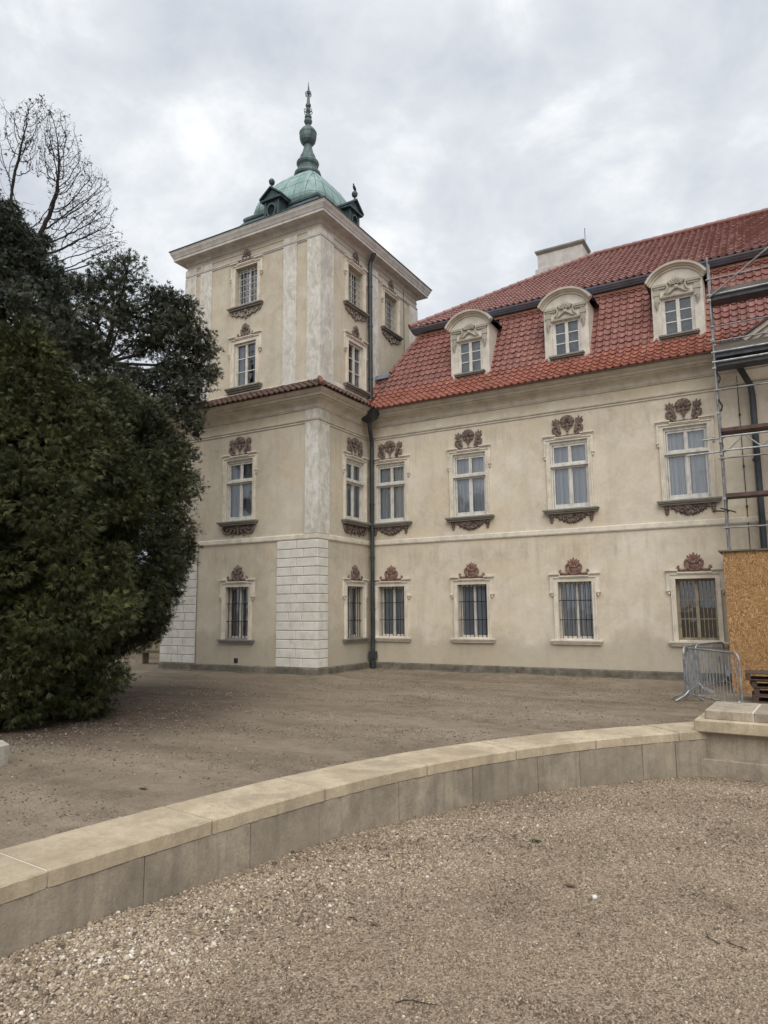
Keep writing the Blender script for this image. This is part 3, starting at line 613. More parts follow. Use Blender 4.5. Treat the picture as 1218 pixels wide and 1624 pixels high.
# ---- windows
def casing(hw, ow, ew, z0, zt, ez, top, ear_cap=.36, m='trim'):
    """hw opening half width, ow outer half width, ew ear half width"""
    mb = MB()
    for s in (-1, 1):
        X = lambda a, b: (min(s*a, s*b), max(s*a, s*b))
        mb.lbox(*X(hw, ow-.03), 0, .035, z0, zt); mb.lbox(*X(ow-.03, ow), 0, .07, z0, zt); mb.lbox(*X(hw, hw+.025), .035, .045, z0, zt)
        mb.lbox(*X(ow, ew), 0, .048, ez, top-.07); mb.lbox(*X(ear_cap, ew+.02), 0, .10, top-.035, top); mb.lbox(*X(ear_cap, ew+.005), 0, .06, top-.07, top-.035)
        mb.lbox(*X(ow+.003, ew+.02), 0, .075, ez-.03, ez); mb.lbox(*X(ow+.012, ew+.005), 0, .05, ez-.065, ez-.03)
        mb.tube([(s*(ow+ew)/2, -.03, ez-.065), (s*(ow+ew)/2, -.03, ez-.10), (s*(ow+ew)/2, -.03, ez-.13)], [.026, .03, .008], 8)
    mb.lbox(-ow, ow, 0, .038, zt, top-.13); mb.lbox(-ow, ow, 0, .066, top-.13, top-.10); mb.lbox(-ear_cap-.02, ear_cap+.02, 0, .09, top-.10, top-.07)
    mb.lbox(-ow, -ear_cap-.02, 0, .042, top-.10, top-.07); mb.lbox(ear_cap+.02, ow, 0, .042, top-.10, top-.07)
    return mb
def curtain(x0, x1, z0, z1, d, seed, folds=7, dens=(.55, 1.)):
    r2 = random.Random(seed); mb = MB(); n = folds*8; ph = r2.random()*6; rings = []
    xs = [x0+(x1-x0)*i/n for i in range(n+1)]
    off = [.019*math.sin(ph+i/8*2*math.pi+.9*math.sin(i*.21+ph))+.010*math.sin(i*1.3+ph*2) for i in range(n+1)]
    tn = [r2.uniform(*dens) for _ in range(folds*2+2)]
    for i in range(n):
        a, b = xs[i], xs[i+1]; t = tn[i//4]
        zs = [z0, z0+(z1-z0)*.5, z1]; q = [1.15, 1., .7]
        for j in range(2): mb.face([(a, d+off[i]*q[j], zs[j]), (b, d+off[i+1]*q[j], zs[j]), (b, d+off[i+1]*q[j+1], zs[j+1]), (a, d+off[i]*q[j+1], zs[j+1])], t)
    return mb
class WinSpec: pass
def place(root, X, Y, rz): root.parent = PAL; root.location = Vector((X, Y, 0))-PAL.location; root.rotation_euler.z = rz
SEED = [100]
def win_noble(under, under_m, crest_m='brown_stone', sill_m='sill_grey'):
    root = casing(.525, .63, .685, 4.58, 6.50, 6.13, 6.69, .34).build('window', 'trim', PAL, loc=PAL.location)
    f = MB(); G = .435
    for s in (-1, 1):
        X = lambda a, b: (min(s*a, s*b), max(s*a, s*b))
        f.lbox(*X(G+.045, .525), -.16, -.03, 4.60, 6.50); f.lbox(*X(G, G+.036), -.14, -.06, 4.66, 6.41)
        f.lbox(*X(.030, .058), -.14, -.075, 4.74, 5.74); f.lbox(*X(.024, .05), -.14, -.075, 5.91, 6.36)
        f.lbox(*X(.48, .545), -.03, .035, 5.79, 5.86)
    f.lbox(-.48, .48, -.16, -.03, 6.42, 6.50); f.lbox(-.48, .48, -.16, -.03, 4.60, 4.65); f.lbox(-G, G, -.14, -.055, 6.36, 6.42)
    f.lbox(-G, G, -.14, -.055, 4.65, 4.74)
    f.lbox(-.030, .030, -.12, -.05, 4.74, 5.74); f.lbox(-.024, .024, -.12, -.05, 5.91, 6.36)
    f.lbox(-.48, .48, -.15, -.04, 5.74, 5.79); f.lbox(-.48, .48, -.15, .035, 5.79, 5.84); f.lbox(-.48, .48, -.15, .02, 5.84, 5.865); f.lbox(-G, G, -.14, -.05, 5.865, 5.91)
    fr = f.build('frame', 'white_paint', root)
    p = MB(); 
    for z0, z1 in ((4.70, 5.75), (5.90, 6.40)): p.face([(-.43, .095, z0), (.43, .095, z0), (.43, .095, z1), (-.43, .095, z1)])
    p.build('pane', 'glass', root)
    SEED[0] += 1
    c = curtain(-.51, .02, 4.62, 6.48, .20, SEED[0], 6); c2 = curtain(-.02, .51, 4.62, 6.48, .215, SEED[0]+50, 6)
    c.face([(-.52, .27, 4.62), (.52, .27, 4.62), (.52, .27, 6.48), (-.52, .27, 6.48)], .45); c.build('curtain', 'curtain', root, smooth=True); c2.build('curtain', 'curtain', root, smooth=True)
    s_ = MB(); s_.lbox(-.76, .76, 0, .19, 4.55, 4.585); s_.lbox(-.74, .74, 0, .165, 4.515, 4.55); s_.lbox(-.70, .70, 0, .12, 4.465, 4.515); s_.lbox(-.44, .44, -.2, .012, 4.586, 4.61)
    s_.build('sill', sill_m, root)
    under(4.455).build('relief_panel', under_m, root, smooth=True)
    crest_shell(6.635, 1.0).build('crest', crest_m, root, smooth=True)
    return root
def win_barred(crest_m='red_stone', sill_m='trim', wooden=False):
    root = casing(.46, .57, .67, 1.05, 2.60, 2.33, 2.835, .38).build('window', 'trim', PAL, loc=PAL.location)
    f = MB()
    for s in (-1, 1):
        X = lambda a, b: (min(s*a, s*b), max(s*a, s*b))
        f.lbox(*X(.40, .46), -.26, -.17, 1.08, 2.60); f.lbox(*X(.0, .04), -.25, -.15, 1.14, 2.54)
        if wooden:
            for q in (.13, .22, .31): f.lbox(*X(q-.008, q+.008), -.235, -.19, 1.14, 2.54)
    f.lbox(-.40, .40, -.26, -.17, 1.08, 1.14); f.lbox(-.40, .40, -.26, -.17, 2.54, 2.60)
    if wooden:
        for q in (1.6, 2.07): f.lbox(-.40, .40, -.24, -.205, q-.012, q+.012)
    f.build('frame', 'old_paint' if wooden else 'white_paint', root)
    p = MB(); p.face([(-.43, .225, 1.1), (.43, .225, 1.1), (.43, .225, 2.58), (-.43, .225, 2.58)]); p.build('pane', 'glass', root)
    SEED[0] += 1
    if not wooden:
        for a, b in ((-.45, -.01), (.01, .45)): curtain(a, b, 1.1, 2.58, .31, SEED[0]+int(a*100), 4, (.2, .8)).build('curtain', 'curtain', root, smooth=True)
        g = MB()
        for i in range(7):
            x = -.385+.77*i/6; g.tube([(x, .06, 1.07), (x, .06, 2.61)], .011, 6)
        for z in (1.58, 2.10): g.box(-.46, .46, .052, .068, z-.011, z+.011)
        g.build('grille', 'iron', root)
    s_ = MB(); s_.lbox(-.69, .69, 0, .13, 1.015, 1.05); s_.lbox(-.67, .67, 0, .10, .975, 1.015); s_.lbox(-.64, .64, 0, .07, .93, .975); s_.lbox(-.45, .45, -.17, .01, 1.051, 1.082)
    s_.build('sill', sill_m, root)
    crest_shield(2.79).build('crest', crest_m, root, smooth=True)
    return root
def win_mid():
    root = casing(.45, .575, .66, 8.88, 10.36, 10.06, 10.60, .36).build('window', 'trim', PAL, loc=PAL.location)
    f = MB()
    for s in (-1, 1):
        X = lambda a, b: (min(s*a, s*b), max(s*a, s*b))
        f.lbox(*X(.39, .45), -.14, -.03, 8.90, 10.36); f.lbox(*X(.36, .39), -.13, -.05, 8.98, 10.29)
        for q in (9.42, 9.86): f.lbox(*X(.035, .36), -.115, -.07, q-.014, q+.014)
    f.lbox(-.39, .39, -.14, -.03, 8.90, 8.98); f.lbox(-.39, .39, -.14, -.03, 10.29, 10.36); f.lbox(-.035, .035, -.13, -.045, 8.98, 10.29)
    f.build('frame', 'white_paint', root)
    p = MB(); p.face([(-.38, .1, 8.95), (.38, .1, 8.95), (.38, .1, 10.3), (-.38, .1, 10.3)]); p.build('pane', 'glass', root)
    SEED[0] += 1; curtain(-.42, -.2, 8.92, 10.34, .2, SEED[0], 3, (.2, .5)).build('curtain', 'curtain', root, smooth=True)
    curtain(.18, .42, 8.92, 10.34, .2, SEED[0]+30, 3, (.2, .5)).build('curtain', 'curtain', root, smooth=True)
    s_ = MB(); s_.lbox(-.72, .72, 0, .17, 8.84, 8.885); s_.lbox(-.70, .70, 0, .13, 8.79, 8.84); s_.lbox(-.66, .66, 0, .08, 8.73, 8.79); s_.build('sill', 'sill_grey', root)
    crest_palmette(10.55).build('crest', 'brown_stone', root, smooth=True); return root
def win_top():
    root = casing(.46, .58, .655, 11.57, 12.93, 12.62, 13.12, .34).build('window', 'trim', PAL, loc=PAL.location)
    f = MB()
    for s in (-1, 1):
        X = lambda a, b: (min(s*a, s*b), max(s*a, s*b))
        f.lbox(*X(.40, .46), -.23, -.15, 11.58, 12.93)
    f.lbox(-.40, .40, -.23, -.15, 11.58, 11.64); f.lbox(-.40, .40, -.23, -.15, 12.86, 12.93); f.lbox(-.03, .03, -.22, -.14, 11.64, 12.86)
    f.build('frame', 'white_paint', root)
    p = MB(); p.face([(-.42, .20, 11.6), (.42, .20, 11.6), (.42, .20, 12.9), (-.42, .20, 12.9)]); p.build('pane', 'glass', root)
    g = MB()
    for i in range(6):
        x = -.38+.76*i/5; g.box(x-.009, x+.009, .10, .115, 11.585, 12.925)
    for j in range(6):
        z = 11.72+1.05*j/5; g.box(-.46, .46, .085, .098, z-.009, z+.009)
    g.build('grille', 'lattice', root)
    SEED[0] += 1; curtain(-.44, .44, 11.6, 12.9, .36, SEED[0], 8, (.0, .5)).build('curtain', 'curtain', root, smooth=True)
    s_ = MB(); s_.lbox(-.71, .71, 0, .15, 11.535, 11.575); s_.lbox(-.68, .68, 0, .10, 11.48, 11.535); s_.build('sill', 'sill_grey', root)
    swag_grey(11.47).build('relief_panel', 'grey_stone', root, smooth=True)
    crest_palmette(13.07).build('crest', 'brown_stone', root, smooth=True); return root
HALF = math.pi/2
wn = win_noble(swag_festoon, 'brown_stone'); place(wn, WCX[0], YW, 0)
wb = win_barred(); place(wb, WCX[0], YW, 0)
for i in (1, 2, 3):
    q = win_noble(swag_festoon, 'brown_stone'); place(q, WCX[i], YW, 0)
for i in (1, 2): q = win_barred(); place(q, WCX[i], YW, 0)
q = win_barred(wooden=True); place(q, WCX[3], YW, 0); q['label'] = 'unbarred ground floor window with an old olive brown wooden frame and no curtains'
q = win_noble(swag_scroll, 'brown_stone'); place(q, TCX, YT, 0)
q = win_noble(swag_scroll, 'brown_stone'); place(q, XR, SCY, HALF)
q = win_barred('brown_stone', 'sill_grey'); place(q, TCX, YT, 0)
q = win_barred('brown_stone', 'sill_grey'); place(q, XR, SCY, HALF)
q = win_mid(); place(q, UCX, UY, 0); q = win_mid(); place(q, UX, UCY[0], HALF)
q = win_top(); place(q, UCX, UY, 0)
for y in UCY: q = win_top(); place(q, UX, y, HALF)
m_ = MB(); m_.box(-14.50, -14.36, YT-.012, YT+.002, .36, .50); m_.build('vent', 'iron', PAL)

# ---- tiled roofs
PROF = [(0, -.004), (.16, -.014), (.34, -.017), (.52, -.009), (.64, .006), (.72, .028), (.81, .038), (.90, .028), (1, -.004)]
def tiles(mb, pos, s0, s1, rows, u0f, u1f, w=.2, skip=None, lift=.044, r2=None):
    r2 = r2 or rnd; h = (s1-s0)/rows
    for r in range(rows):
        sa, sb = s0+r*h, s0+(r+1)*h
        ua, ub = min(u0f(sa), u0f(sb)), max(u1f(sa), u1f(sb)); k0, k1 = math.floor(ua/w), math.ceil(ub/w)
        for k in range(k0, k1):
            uc = (k+.5)*w
            if skip and skip(uc, (sa+sb)/2): continue
            t = min(1, max(0, r2.gauss(.5, .2))); dj = r2.gauss(0, .0045); lj = lift+r2.gauss(0, .005)
            lo, hi, bt = [], [], []
            for f, p in PROF:
                u = (k+f)*w; a = min(max(u, u0f(sa)), u1f(sa)); b = min(max(u, u0f(sb)), u1f(sb))
                P, N = pos(a, sa-.012+dj); Q, N2 = pos(b, sb)
                lo.append(P+N*(lj+p)); bt.append(P+N*(p*.9+.002)); hi.append(Q+N2*(.008+p))
            if (lo[0]-lo[-1]).length < .02 and (hi[0]-hi[-1]).length < .02: continue
            for i in range(len(PROF)-1):
                mb.face([lo[i], lo[i+1], hi[i+1], hi[i]], t); mb.face([bt[i], bt[i+1], lo[i+1], lo[i]], t)
def slope_pos(poly, fn):
    """poly: (y, z) points up the slope; fn maps (u, y, z, ny, nz) to point and normal"""
    L = [0]
    for i in range(len(poly)-1): L.append(L[-1]+math.hypot(poly[i+1][0]-poly[i][0], poly[i+1][1]-poly[i][1]))
    def f(u, s):
        i = 0
        while i < len(L)-2 and s > L[i+1]: i += 1
        t = (s-L[i])/(L[i+1]-L[i]); y = poly[i][0]+(poly[i+1][0]-poly[i][0])*t; z = poly[i][1]+(poly[i+1][1]-poly[i][1])*t
        dy, dz = (poly[i+1][0]-poly[i][0]), (poly[i+1][1]-poly[i][1]); l = math.hypot(dy, dz)
        return fn(u, y, z, -dz/l, dy/l)
    return f, L
fx = lambda u, y, z, ny, nz: (Vector((u, y, z)), Vector((0, ny, nz)))
MP = [(18.53, 8.175), (18.78, 8.365), (19.06, 8.64), (19.30, 8.93), (20.42, 11.12)]
mp, ML = slope_pos(MP, fx)
def hipx(s):
    z = mp(0, max(s, 0))[0].z
    return -11.49 if z < 9.45 else -11.05+(z-9.45)*(.85/1.65)
DORM = [-8.02, -5.04, -2.06]
def dskip(u, s):
    z = mp(0, s)[0].z; return z > 8.97 and any(abs(u-c) < .58 for c in DORM)
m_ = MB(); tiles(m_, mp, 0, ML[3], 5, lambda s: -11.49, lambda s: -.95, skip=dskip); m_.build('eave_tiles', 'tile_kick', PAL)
m_ = MB(); tiles(m_, mp, ML[3], ML[4], 11, hipx, lambda s: WEND, skip=dskip); lower_roof = m_.build('roof', 'tile', PAL)
m_ = MB(); tiles(m_, mp, 0, ML[3], 5, lambda s: -.95, lambda s: WEND); m_.build('eave_tiles', 'tile', PAL)
# boarding under the tiles and the hipped end of the mansard
m_ = MB()
for (y0, z0), (y1, z1) in zip(MP[:-1], MP[1:]):
    x0 = -11.49 if z0 < 9.4 else -11.05+(z0-9.45)*.515; x1 = -11.49 if z1 < 9.4 else -11.05+(z1-9.45)*.515
    if z0 < 8.95 and z1 > 9: x0 = -11.2
    cuts = sorted([x0+.001, WEND]+[c-.56 for c in DORM]+[c+.56 for c in DORM]) if z0 > 8.8 else [x0, WEND]
    for a, b in zip(cuts[:-1], cuts[1:]):
        if z0 > 8.8 and any(abs((a+b)/2-c) < .3 for c in DORM): continue
        m_.face([(a, y0+.02, z0-.03), (b, y0+.02, z0-.03), (b, y1+.02, z1-.03), (a if a > x0+.01 else x1, y1+.02, z1-.03)])
m_.face([(-11.05, 19.6, 9.45), (-10.2, 20.42, 11.1), (-10.2, 30, 11.1), (-11.05, 30.8, 9.45)]); m_.face([(-11.49, 18.6, 8.2), (-11.05, 19.6, 9.45), (-11.05, 30.8, 9.45), (-11.49, 31.8, 8.2)])
m_.face([(WEND, 18.6, 8.2), (WEND, 20.4, 11.1), (WEND, 30, 11.1), (WEND, 31.8, 8.2)]); m_.face([(-11.4, 31.8, 8.2), (WEND, 31.8, 8.2), (WEND, 30, 11.1), (-10.2, 30, 11.1)])
m_.build('roof_boarding', 'tile_old', PAL)
# upper roof
UP = [(20.12, 11.30), (25.2, 14.83)]
up, UL_ = slope_pos(UP, fx)
hx = lambda s: -10.48+5.08*s/UL_[1]
m_ = MB(); tiles(m_, up, 0, UL_[1], 26, hx, lambda s: WEND, w=.2); m_.build('roof', 'tile_top', PAL)
m_ = MB(); m_.face([(-10.48, 20.14, 11.26), (WEND, 20.14, 11.26), (WEND, 25.2, 14.8), (-5.4, 25.2, 14.8)]); m_.face([(-10.48, 20.14, 11.26), (-5.4, 25.2, 14.8), (-10.48, 30.2, 11.26)])
m_.face([(-10.48, 30.2, 11.26), (-5.4, 25.2, 14.8), (WEND, 25.2, 14.8), (WEND, 30.2, 11.26)]); m_.face([(WEND, 20.14, 11.26), (WEND, 30.2, 11.26), (WEND, 25.2, 14.8)])
m_.build('roof_boarding', 'tile_old', PAL)
def ridge(name, m, A, B, r=.085, n=None, lift=.05):
    A, B = Vector(A), Vector(B); L = (B-A).length; n = n or int(L/.34); d = (B-A)/n; mb = MB()
    for i in range(n):
        p = A+d*i+Vector((0, 0, lift)); q = A+d*(i+1)+Vector((0, 0, lift)); mb.tube([p-d*.06, p+d*.02, q], [r*1.12, r*1.1, r*.9], 10, t=rnd.uniform(.2, .8))
    return mb.build(name, m, PAL)
ridge('hip_tiles', 'tile_top', (-10.5, 20.1, 11.30), (-5.4, 25.2, 14.85)); ridge('ridge_tiles', 'tile_top', (-5.4, 25.2, 14.85), (WEND, 25.2, 14.85))
ridge('hip_tiles', 'tile', (-11.04, 19.72, 9.68), (-10.22, 20.42, 11.1), .075, 7, .03)
# dark eaves box of the upper roof, copper strip below it
def run(name, m, prof, x0, x1):
    mb = MB(); mb.loft([[(x0, y, z) for y, z in prof], [(x1, y, z) for y, z in prof]], True, True); return mb.build(name, m, PAL)
run('gutter', 'gutter_paint', [(20.55, 11.16), (20.32, 11.165), (20.28, 11.195), (20.22, 11.20), (20.19, 11.23), (20.12, 11.238), (20.10, 11.275), (20.55, 11.30)], -10.52, WEND)
run('flashing', 'copper_new', [(20.315, 11.025), (20.345, 11.11), (20.42, 11.115), (20.40, 11.03)], -10.2, WEND)
run('gutter', 'brown_gutter', [(18.60, 8.16), (18.565, 8.13), (18.525, 8.135), (18.515, 8.172), (18.60, 8.178)], -11.05, -1.0)
m_ = MB(); m_.box(-11.47, -11.02, 19.50, 19.95, 9.50, 9.60); m_.face([(-11.5, 19.46, 9.48), (-11.0, 19.46, 9.48), (-11.0, 19.50, 9.62), (-11.5, 19.50, 9.62)]); m_.face([(-11.5, 19.50, 9.62), (-11.0, 19.5, 9.62), (-11.0, 19.85, 9.78), (-11.5, 19.85, 9.78)])
m_.build('flashing', 'gutter_paint', PAL)
m_ = MB(); m_.tube([mp(-11.50, s)[0]+Vector((0, -.02, .05)) for s in (0, .5, 1., 1.35)], .028, 6); m_.box(-11.56, -11.50, 18.45, 18.56, 8.2, 8.5); m_.build('flashing', 'copper_new', PAL)
# skirt roof round the tower at the set-back
SKF = [(YT-.57, 8.165), (YT-.18, 8.40), (UY+.0, 8.63)]; skf, SL = slope_pos(SKF, fx)
kx = lambda s: XR+.57-.64*s/SL[-1]
m_ = MB(); tiles(m_, skf, 0, SL[-1], 4, lambda s: XL-.57+.75*s/SL[-1], kx, w=.2)
SKS = [(-(XR+.57), 8.165), (-(XR+.18), 8.40), (-UX, 8.63)]
sks, SL2 = slope_pos(SKS, lambda u, y, z, ny, nz: (Vector((-y, u, z)), Vector((-ny, 0, nz))))
tiles(m_, sks, 0, SL2[-1], 4, lambda s: YT-.57+.75*s/SL2[-1], lambda s: 18.6, w=.2)
m_.build('skirt_roof', 'tile_old', PAL)
ridge('hip_tiles', 'tile', (XR+.56, YT-.56, 8.18), (UX-.02, UY-.0, 8.68), .06, 4, .03)
m_ = MB(); m_.face([(XL-.55, YT-.55, 8.15), (XR+.55, YT-.55, 8.15), (UX, UY, 8.6), (UL, UY, 8.6)]); m_.face([(XR+.55, YT-.55, 8.15), (XR+.55, 18.6, 8.15), (UX, 18.6, 8.6), (UX, UY, 8.6)])
m_.face([(XL-.55, YT-.55, 8.15), (UL, UY, 8.6), (UL, UB, 8.6), (XL-.55, UB, 8.15)]); m_.build('roof_boarding', 'tile_old', PAL)

# ---- roof dormers
def dormer(cx):
    YF = 19.30; hw = .635
    root = MB(); z0, zs = 8.86, 10.56
    hx0, hx1, hz0, hz1 = -.41, .41, 9.06, 10.09; fr = front(YF)
    xs = [-hw, hx0, hx1, hw]; zz = [z0, hz0, hz1, zs]
    for i in range(3):
        for j in range(3):
            if i == 1 and j == 1: continue
            root.face([fr(cx+xs[i], 0, zz[j]), fr(cx+xs[i+1], 0, zz[j]), fr(cx+xs[i+1], 0, zz[j+1]), fr(cx+xs[i], 0, zz[j+1])])
    for p, q in (((hx0, hz0), (hx1, hz0)), ((hx1, hz0), (hx1, hz1)), ((hx1, hz1), (hx0, hz1)), ((hx0, hz1), (hx0, hz0))):
        root.face([fr(cx+p[0], 0, p[1]), fr(cx+q[0], 0, q[1]), fr(cx+q[0], -.16, q[1]), fr(cx+p[0], -.16, p[1])])
    arc = [(cx+.72*math.sin(a), zs-.01+.385*(math.cos(a)-math.cos(R(66)))/(1-math.cos(R(66)))) for a in np.linspace(R(-66), R(66), 17)]
    arc = [(cx+(hw+.05)*(x-cx)/(.72*math.sin(R(66))), z) for x, z in arc]
    root.face([(x, YF, z) for x, z in arc]+[(cx+hw, YF, zs), (cx-hw, YF, zs)])
    for s in (-1, 1): root.face([(cx+s*hw, YF, z0), (cx+s*hw, YF+.03, z0), (cx+s*hw, 20.5, 10.95), (cx+s*hw, 20.5, zs+.02), (cx+s*hw, YF, zs+.02)])
    d = root.build('dormer', 'dormer_plaster', PAL)
    # arched cornice and barrel roof
    pr = [(-.03, -.02), (.04, -.02), (.04, .03), (.09, .04), (.10, .075), (.16, .085), (.17, .14), (.0, .165)]
    mb = MB(); ctr = (cx, 10.40); rings = []
    ext = [(arc[0][0]-.02, zs-.03)]+arc+[(arc[-1][0]+.02, zs-.03)]
    for i, (x, z) in enumerate(ext):
        a = ext[max(i-1, 0)]; b = ext[min(i+1, len(ext)-1)]; tx, tz = b[0]-a[0], b[1]-a[1]; l = math.hypot(tx, tz); nx, nz = -tz/l, tx/l
        rings.append([(x+nx*(r-.05), YF-o, z+nz*(r-.05)) for o, r in pr])
    mb.loft(rings, False, False); 
    mb.face(rings[0]); mb.face(rings[-1]); mb.build('pediment', 'cornice', d)
    rf = MB(); rf.loft([[(x+(x-cx)*.13, YF-.05, z+.10) for x, z in ext], [(x+(x-cx)*.13, 20.6, z+.10) for x, z in ext]], False)
    rf.loft([[(x+(x-cx)*.13, YF-.05, z+.10) for x, z in ext], [(x+(x-cx)*.05, YF-.02, z+.02) for x, z in ext]], False)
    rf.build('roof', 'gutter_paint', d)
    # shell relief inside the arch, broken mouldings and side drops
    mb = MB()
    for i in range(7):
        a = R(15+25*i); mb.tube([(cx+.03*math.cos(a), YF-.05, 10.42+.03*math.sin(a)), (cx+.12*math.cos(a), YF-.055, 10.43+.11*math.sin(a)), (cx+.17*math.cos(a), YF-.045, 10.44+.17*math.sin(a))], [.015, .032, .026], 7)
    for s in (-1, 1):
        P = lambda pts: [(cx+s*x, YF-.045, z) for x, z in pts]
        mb.tube(P([(.12, 10.42), (.19, 10.52), (.24, 10.47), (.22, 10.36), (.27, 10.24), (.33, 10.20)]), [.025, .034, .034, .03, .03, .015], 7)
        mb.tube(P([(.03, 10.33), (.11, 10.28), (.18, 10.22), (.26, 10.18)]), [.03, .03, .028, .015], 7)
        a, b = sorted((cx+s*.25, cx+s*.60)); mb.box(a, b, YF-.07, YF+.0, 10.43, 10.50); a, b = sorted((cx+s*.27, cx+s*.56)); mb.box(a, b, YF-.05, YF, 10.375, 10.43)
        a, b = sorted((cx+s*.43, cx+s*.56)); mb.box(a, b, YF-.035, YF, 10.00, 10.375); a, b = sorted((cx+s*.42, cx+s*.585)); mb.box(a, b, YF-.05, YF, 10.2, 10.30)
        mb.tube(P([(.50, 10.02), (.51, 9.92), (.50, 9.80)]), [.055, .045, .015], 8)
    mb.blob((cx, YF-.05, 10.35), (.07, .04, .06)); mb.box(cx-.44, cx+.44, YF-.035, YF, 10.11, 10.16)
    mb.build('relief', 'cream_relief', d)
    f = MB()
    for s in (-1, 1):
        def X(a, b): return tuple(sorted((cx+s*a, cx+s*b)))
        f.box(*X(.36, .41), YF+.05, YF+.14, 9.06, 10.09); f.box(*X(.32, .36), YF+.065, YF+.13, 9.11, 10.04)
        for z in (9.44, 9.74): f.box(*X(.035, .32), YF+.075, YF+.115, z-.014, z+.014)
    f.box(cx-.36, cx+.36, YF+.05, YF+.14, 9.06, 9.11); f.box(cx-.36, cx+.36, YF+.05, YF+.14, 10.04, 10.09); f.box(cx-.045, cx+.045, YF+.045, YF+.13, 9.11, 10.04)
    f.build('window_frame', 'white_paint', d)
    p = MB(); p.face([(cx-.35, YF+.1, 9.08), (cx+.35, YF+.1, 9.08), (cx+.35, YF+.1, 10.07), (cx-.35, YF+.1, 10.07)]); p.build('pane', 'glass', d)
    b = MB(); b.box(cx-.55, cx+.55, YF+.18, YF+1.0, 8.98, 10.3); b.build('lining', 'sky_reflection_grey', d)
    s_ = MB(); s_.box(cx-.50, cx+.50, YF-.14, YF+.05, 9.005, 9.05); s_.box(cx-.48, cx+.48, YF-.10, YF, 8.965, 9.005); s_.build('sill', 'sill_grey', d)
    for s in (-1, 1):
        k = MB(); k.tube([(cx+s*(hw+.015), 19.31, 8.95), (cx+s*(hw+.015), 20.42, 11.0)], .03, 6); k.build('flashing', 'copper_new', d)
    a_ = MB(); a_.box(cx-.68, cx+.68, YF-.06, YF+.02, 8.84, 8.875); a_.build('apron', 'gutter_paint', d)
for c in DORM: dormer(c)

# ---- chimney with lightning rod
m_ = MB(); m_.box(-7.5, -5.78, 25.0, 25.9, 12.6, 15.32); m_.box(-7.58, -5.70, 24.92, 25.98, 12.6, 14.72); ch = m_.build('chimney', 'cornice_up', PAL)
m_ = MB(); m_.loft([[(-7.5-o, 25-o, z), (-5.78+o, 25-o, z), (-5.78+o, 25.9+o, z), (-7.5-o, 25.9+o, z)] for o, z in ((0, 15.32), (.08, 15.42), (.08, 15.48), (-.1, 15.54))], True, True); m_.box(-6.55, -6.38, 25.2, 25.4, 15.52, 15.58); m_.build('cap', 'sill_grey', ch)
m_ = MB(); m_.tube([(-5.76, 25.4, 15.4), (-5.76, 25.4, 16.15)], .012, 5); m_.build('lightning_rod', 'iron', ch)

# ---- pediment of the middle bay
m_ = MB(); A, B_ = Vector((-.75, 18.60, 8.22)), Vector((3.1, 18.60, 10.55))
def rake(mb, A, B, y0, y1, w0, w1):
    d = (B-A); n = Vector((-d.z, 0, d.x)).normalized()
    mb.loft([[(p+n*w0).to_tuple()[:1]+(y0,)+((p+n*w0).z,), ((p+n*w1).x, y0, (p+n*w1).z), ((p+n*w1).x, y1, (p+n*w1).z), ((p+n*w0).x, y1, (p+n*w0).z)] for p in (A, B)], True, True)
rake(m_, A, B_, 18.42, 19.3, -.10, .0); rake(m_, A, B_, 18.50, 19.3, -.20, -.10); rake(m_, A, B_, 18.58, 19.3, -.34, -.20)
m_.face([(-.6, 18.75, 8.1), (6.8, 18.75, 8.1), (3.1, 18.75, 10.4)]); pd = m_.build('pediment', 'cornice', PAL)
m_ = MB(); rake(m_, A+Vector((-.1, 0, -.06)), B_, 18.36, 20.6, .004, .05); m_.build('flashing', 'brown_gutter', pd)
# ---- rainwater goods
m_ = MB(); X, Y = -11.33, 18.93
m_.tube([(X, Y, .12), (X, Y, .45)], .075, 12); m_.box(X-.1, X+.1, Y-.1, Y+.1, .40, .62); m_.tube([(X, Y, .6), (X, Y, 7.05), (X+.02, Y-.04, 7.25), (X+.10, Y-.30, 7.66), (X+.12, Y-.36, 7.86), (X+.12, Y-.36, 8.0)], .068, 12)
for z in (1.9, 3.5, 5.2, 6.6): m_.tube([(X, Y, z-.03), (X, Y, z+.03)], .085, 12)
dp = m_.build('drainpipe', 'pipe', PAL)
m_ = MB(); m_.loft([[(X+.12+a*c_, Y-.38+b*c_*.62, z) for a, b in ((-1, -1), (1, -1), (1, 1), (-1, 1))] for z, c_ in ((7.78, .10), (7.88, .24), (8.08, .30), (8.13, .31))], True, True); m_.build('hopper', 'pipe', dp)
m_ = MB(); m_.tube([(UX+.13, 19.08, 8.5), (UX+.13, 19.08, 13.2), (UX+.15, 19.08, 13.45), (UX+.24, 19.08, 13.62), (UX+.30, 19.08, 13.75)], .075, 12)
for z in (9.4, 11.2, 12.6): m_.tube([(UX+.13, 19.08, z-.03), (UX+.13, 19.08, z+.03)], .088, 12)
m_.build('drainpipe', 'pipe', PAL)
m_ = MB(); m_.tube([(-.8, 18.45, 8.0), (-.74, 18.52, 7.75), (-.50, 18.83, 7.25), (-.475, 18.86, 7.0), (-.5, 18.86, .2)], .075, 12)
for z in (3.0, 5.4): m_.tube([(-.5, 18.86, z-.03), (-.5, 18.86, z+.03)], .09, 12)
dp = m_.build('drainpipe', 'pipe', PAL)
m_ = MB(); m_.loft([[(-.8+a*c_, 18.4+b*.13, z) for a, b in ((-1, -1), (1, -1), (1, 1), (-1, 1))] for z, c_ in ((7.95, .12), (8.05, .30), (8.2, .30), (8.25, .24))], True, True); m_.build('hopper', 'pipe', dp)
m_ = MB(); m_.tube([(-.79, YW-.04, .3), (-.79, YW-.04, 7.6)], .009, 5)
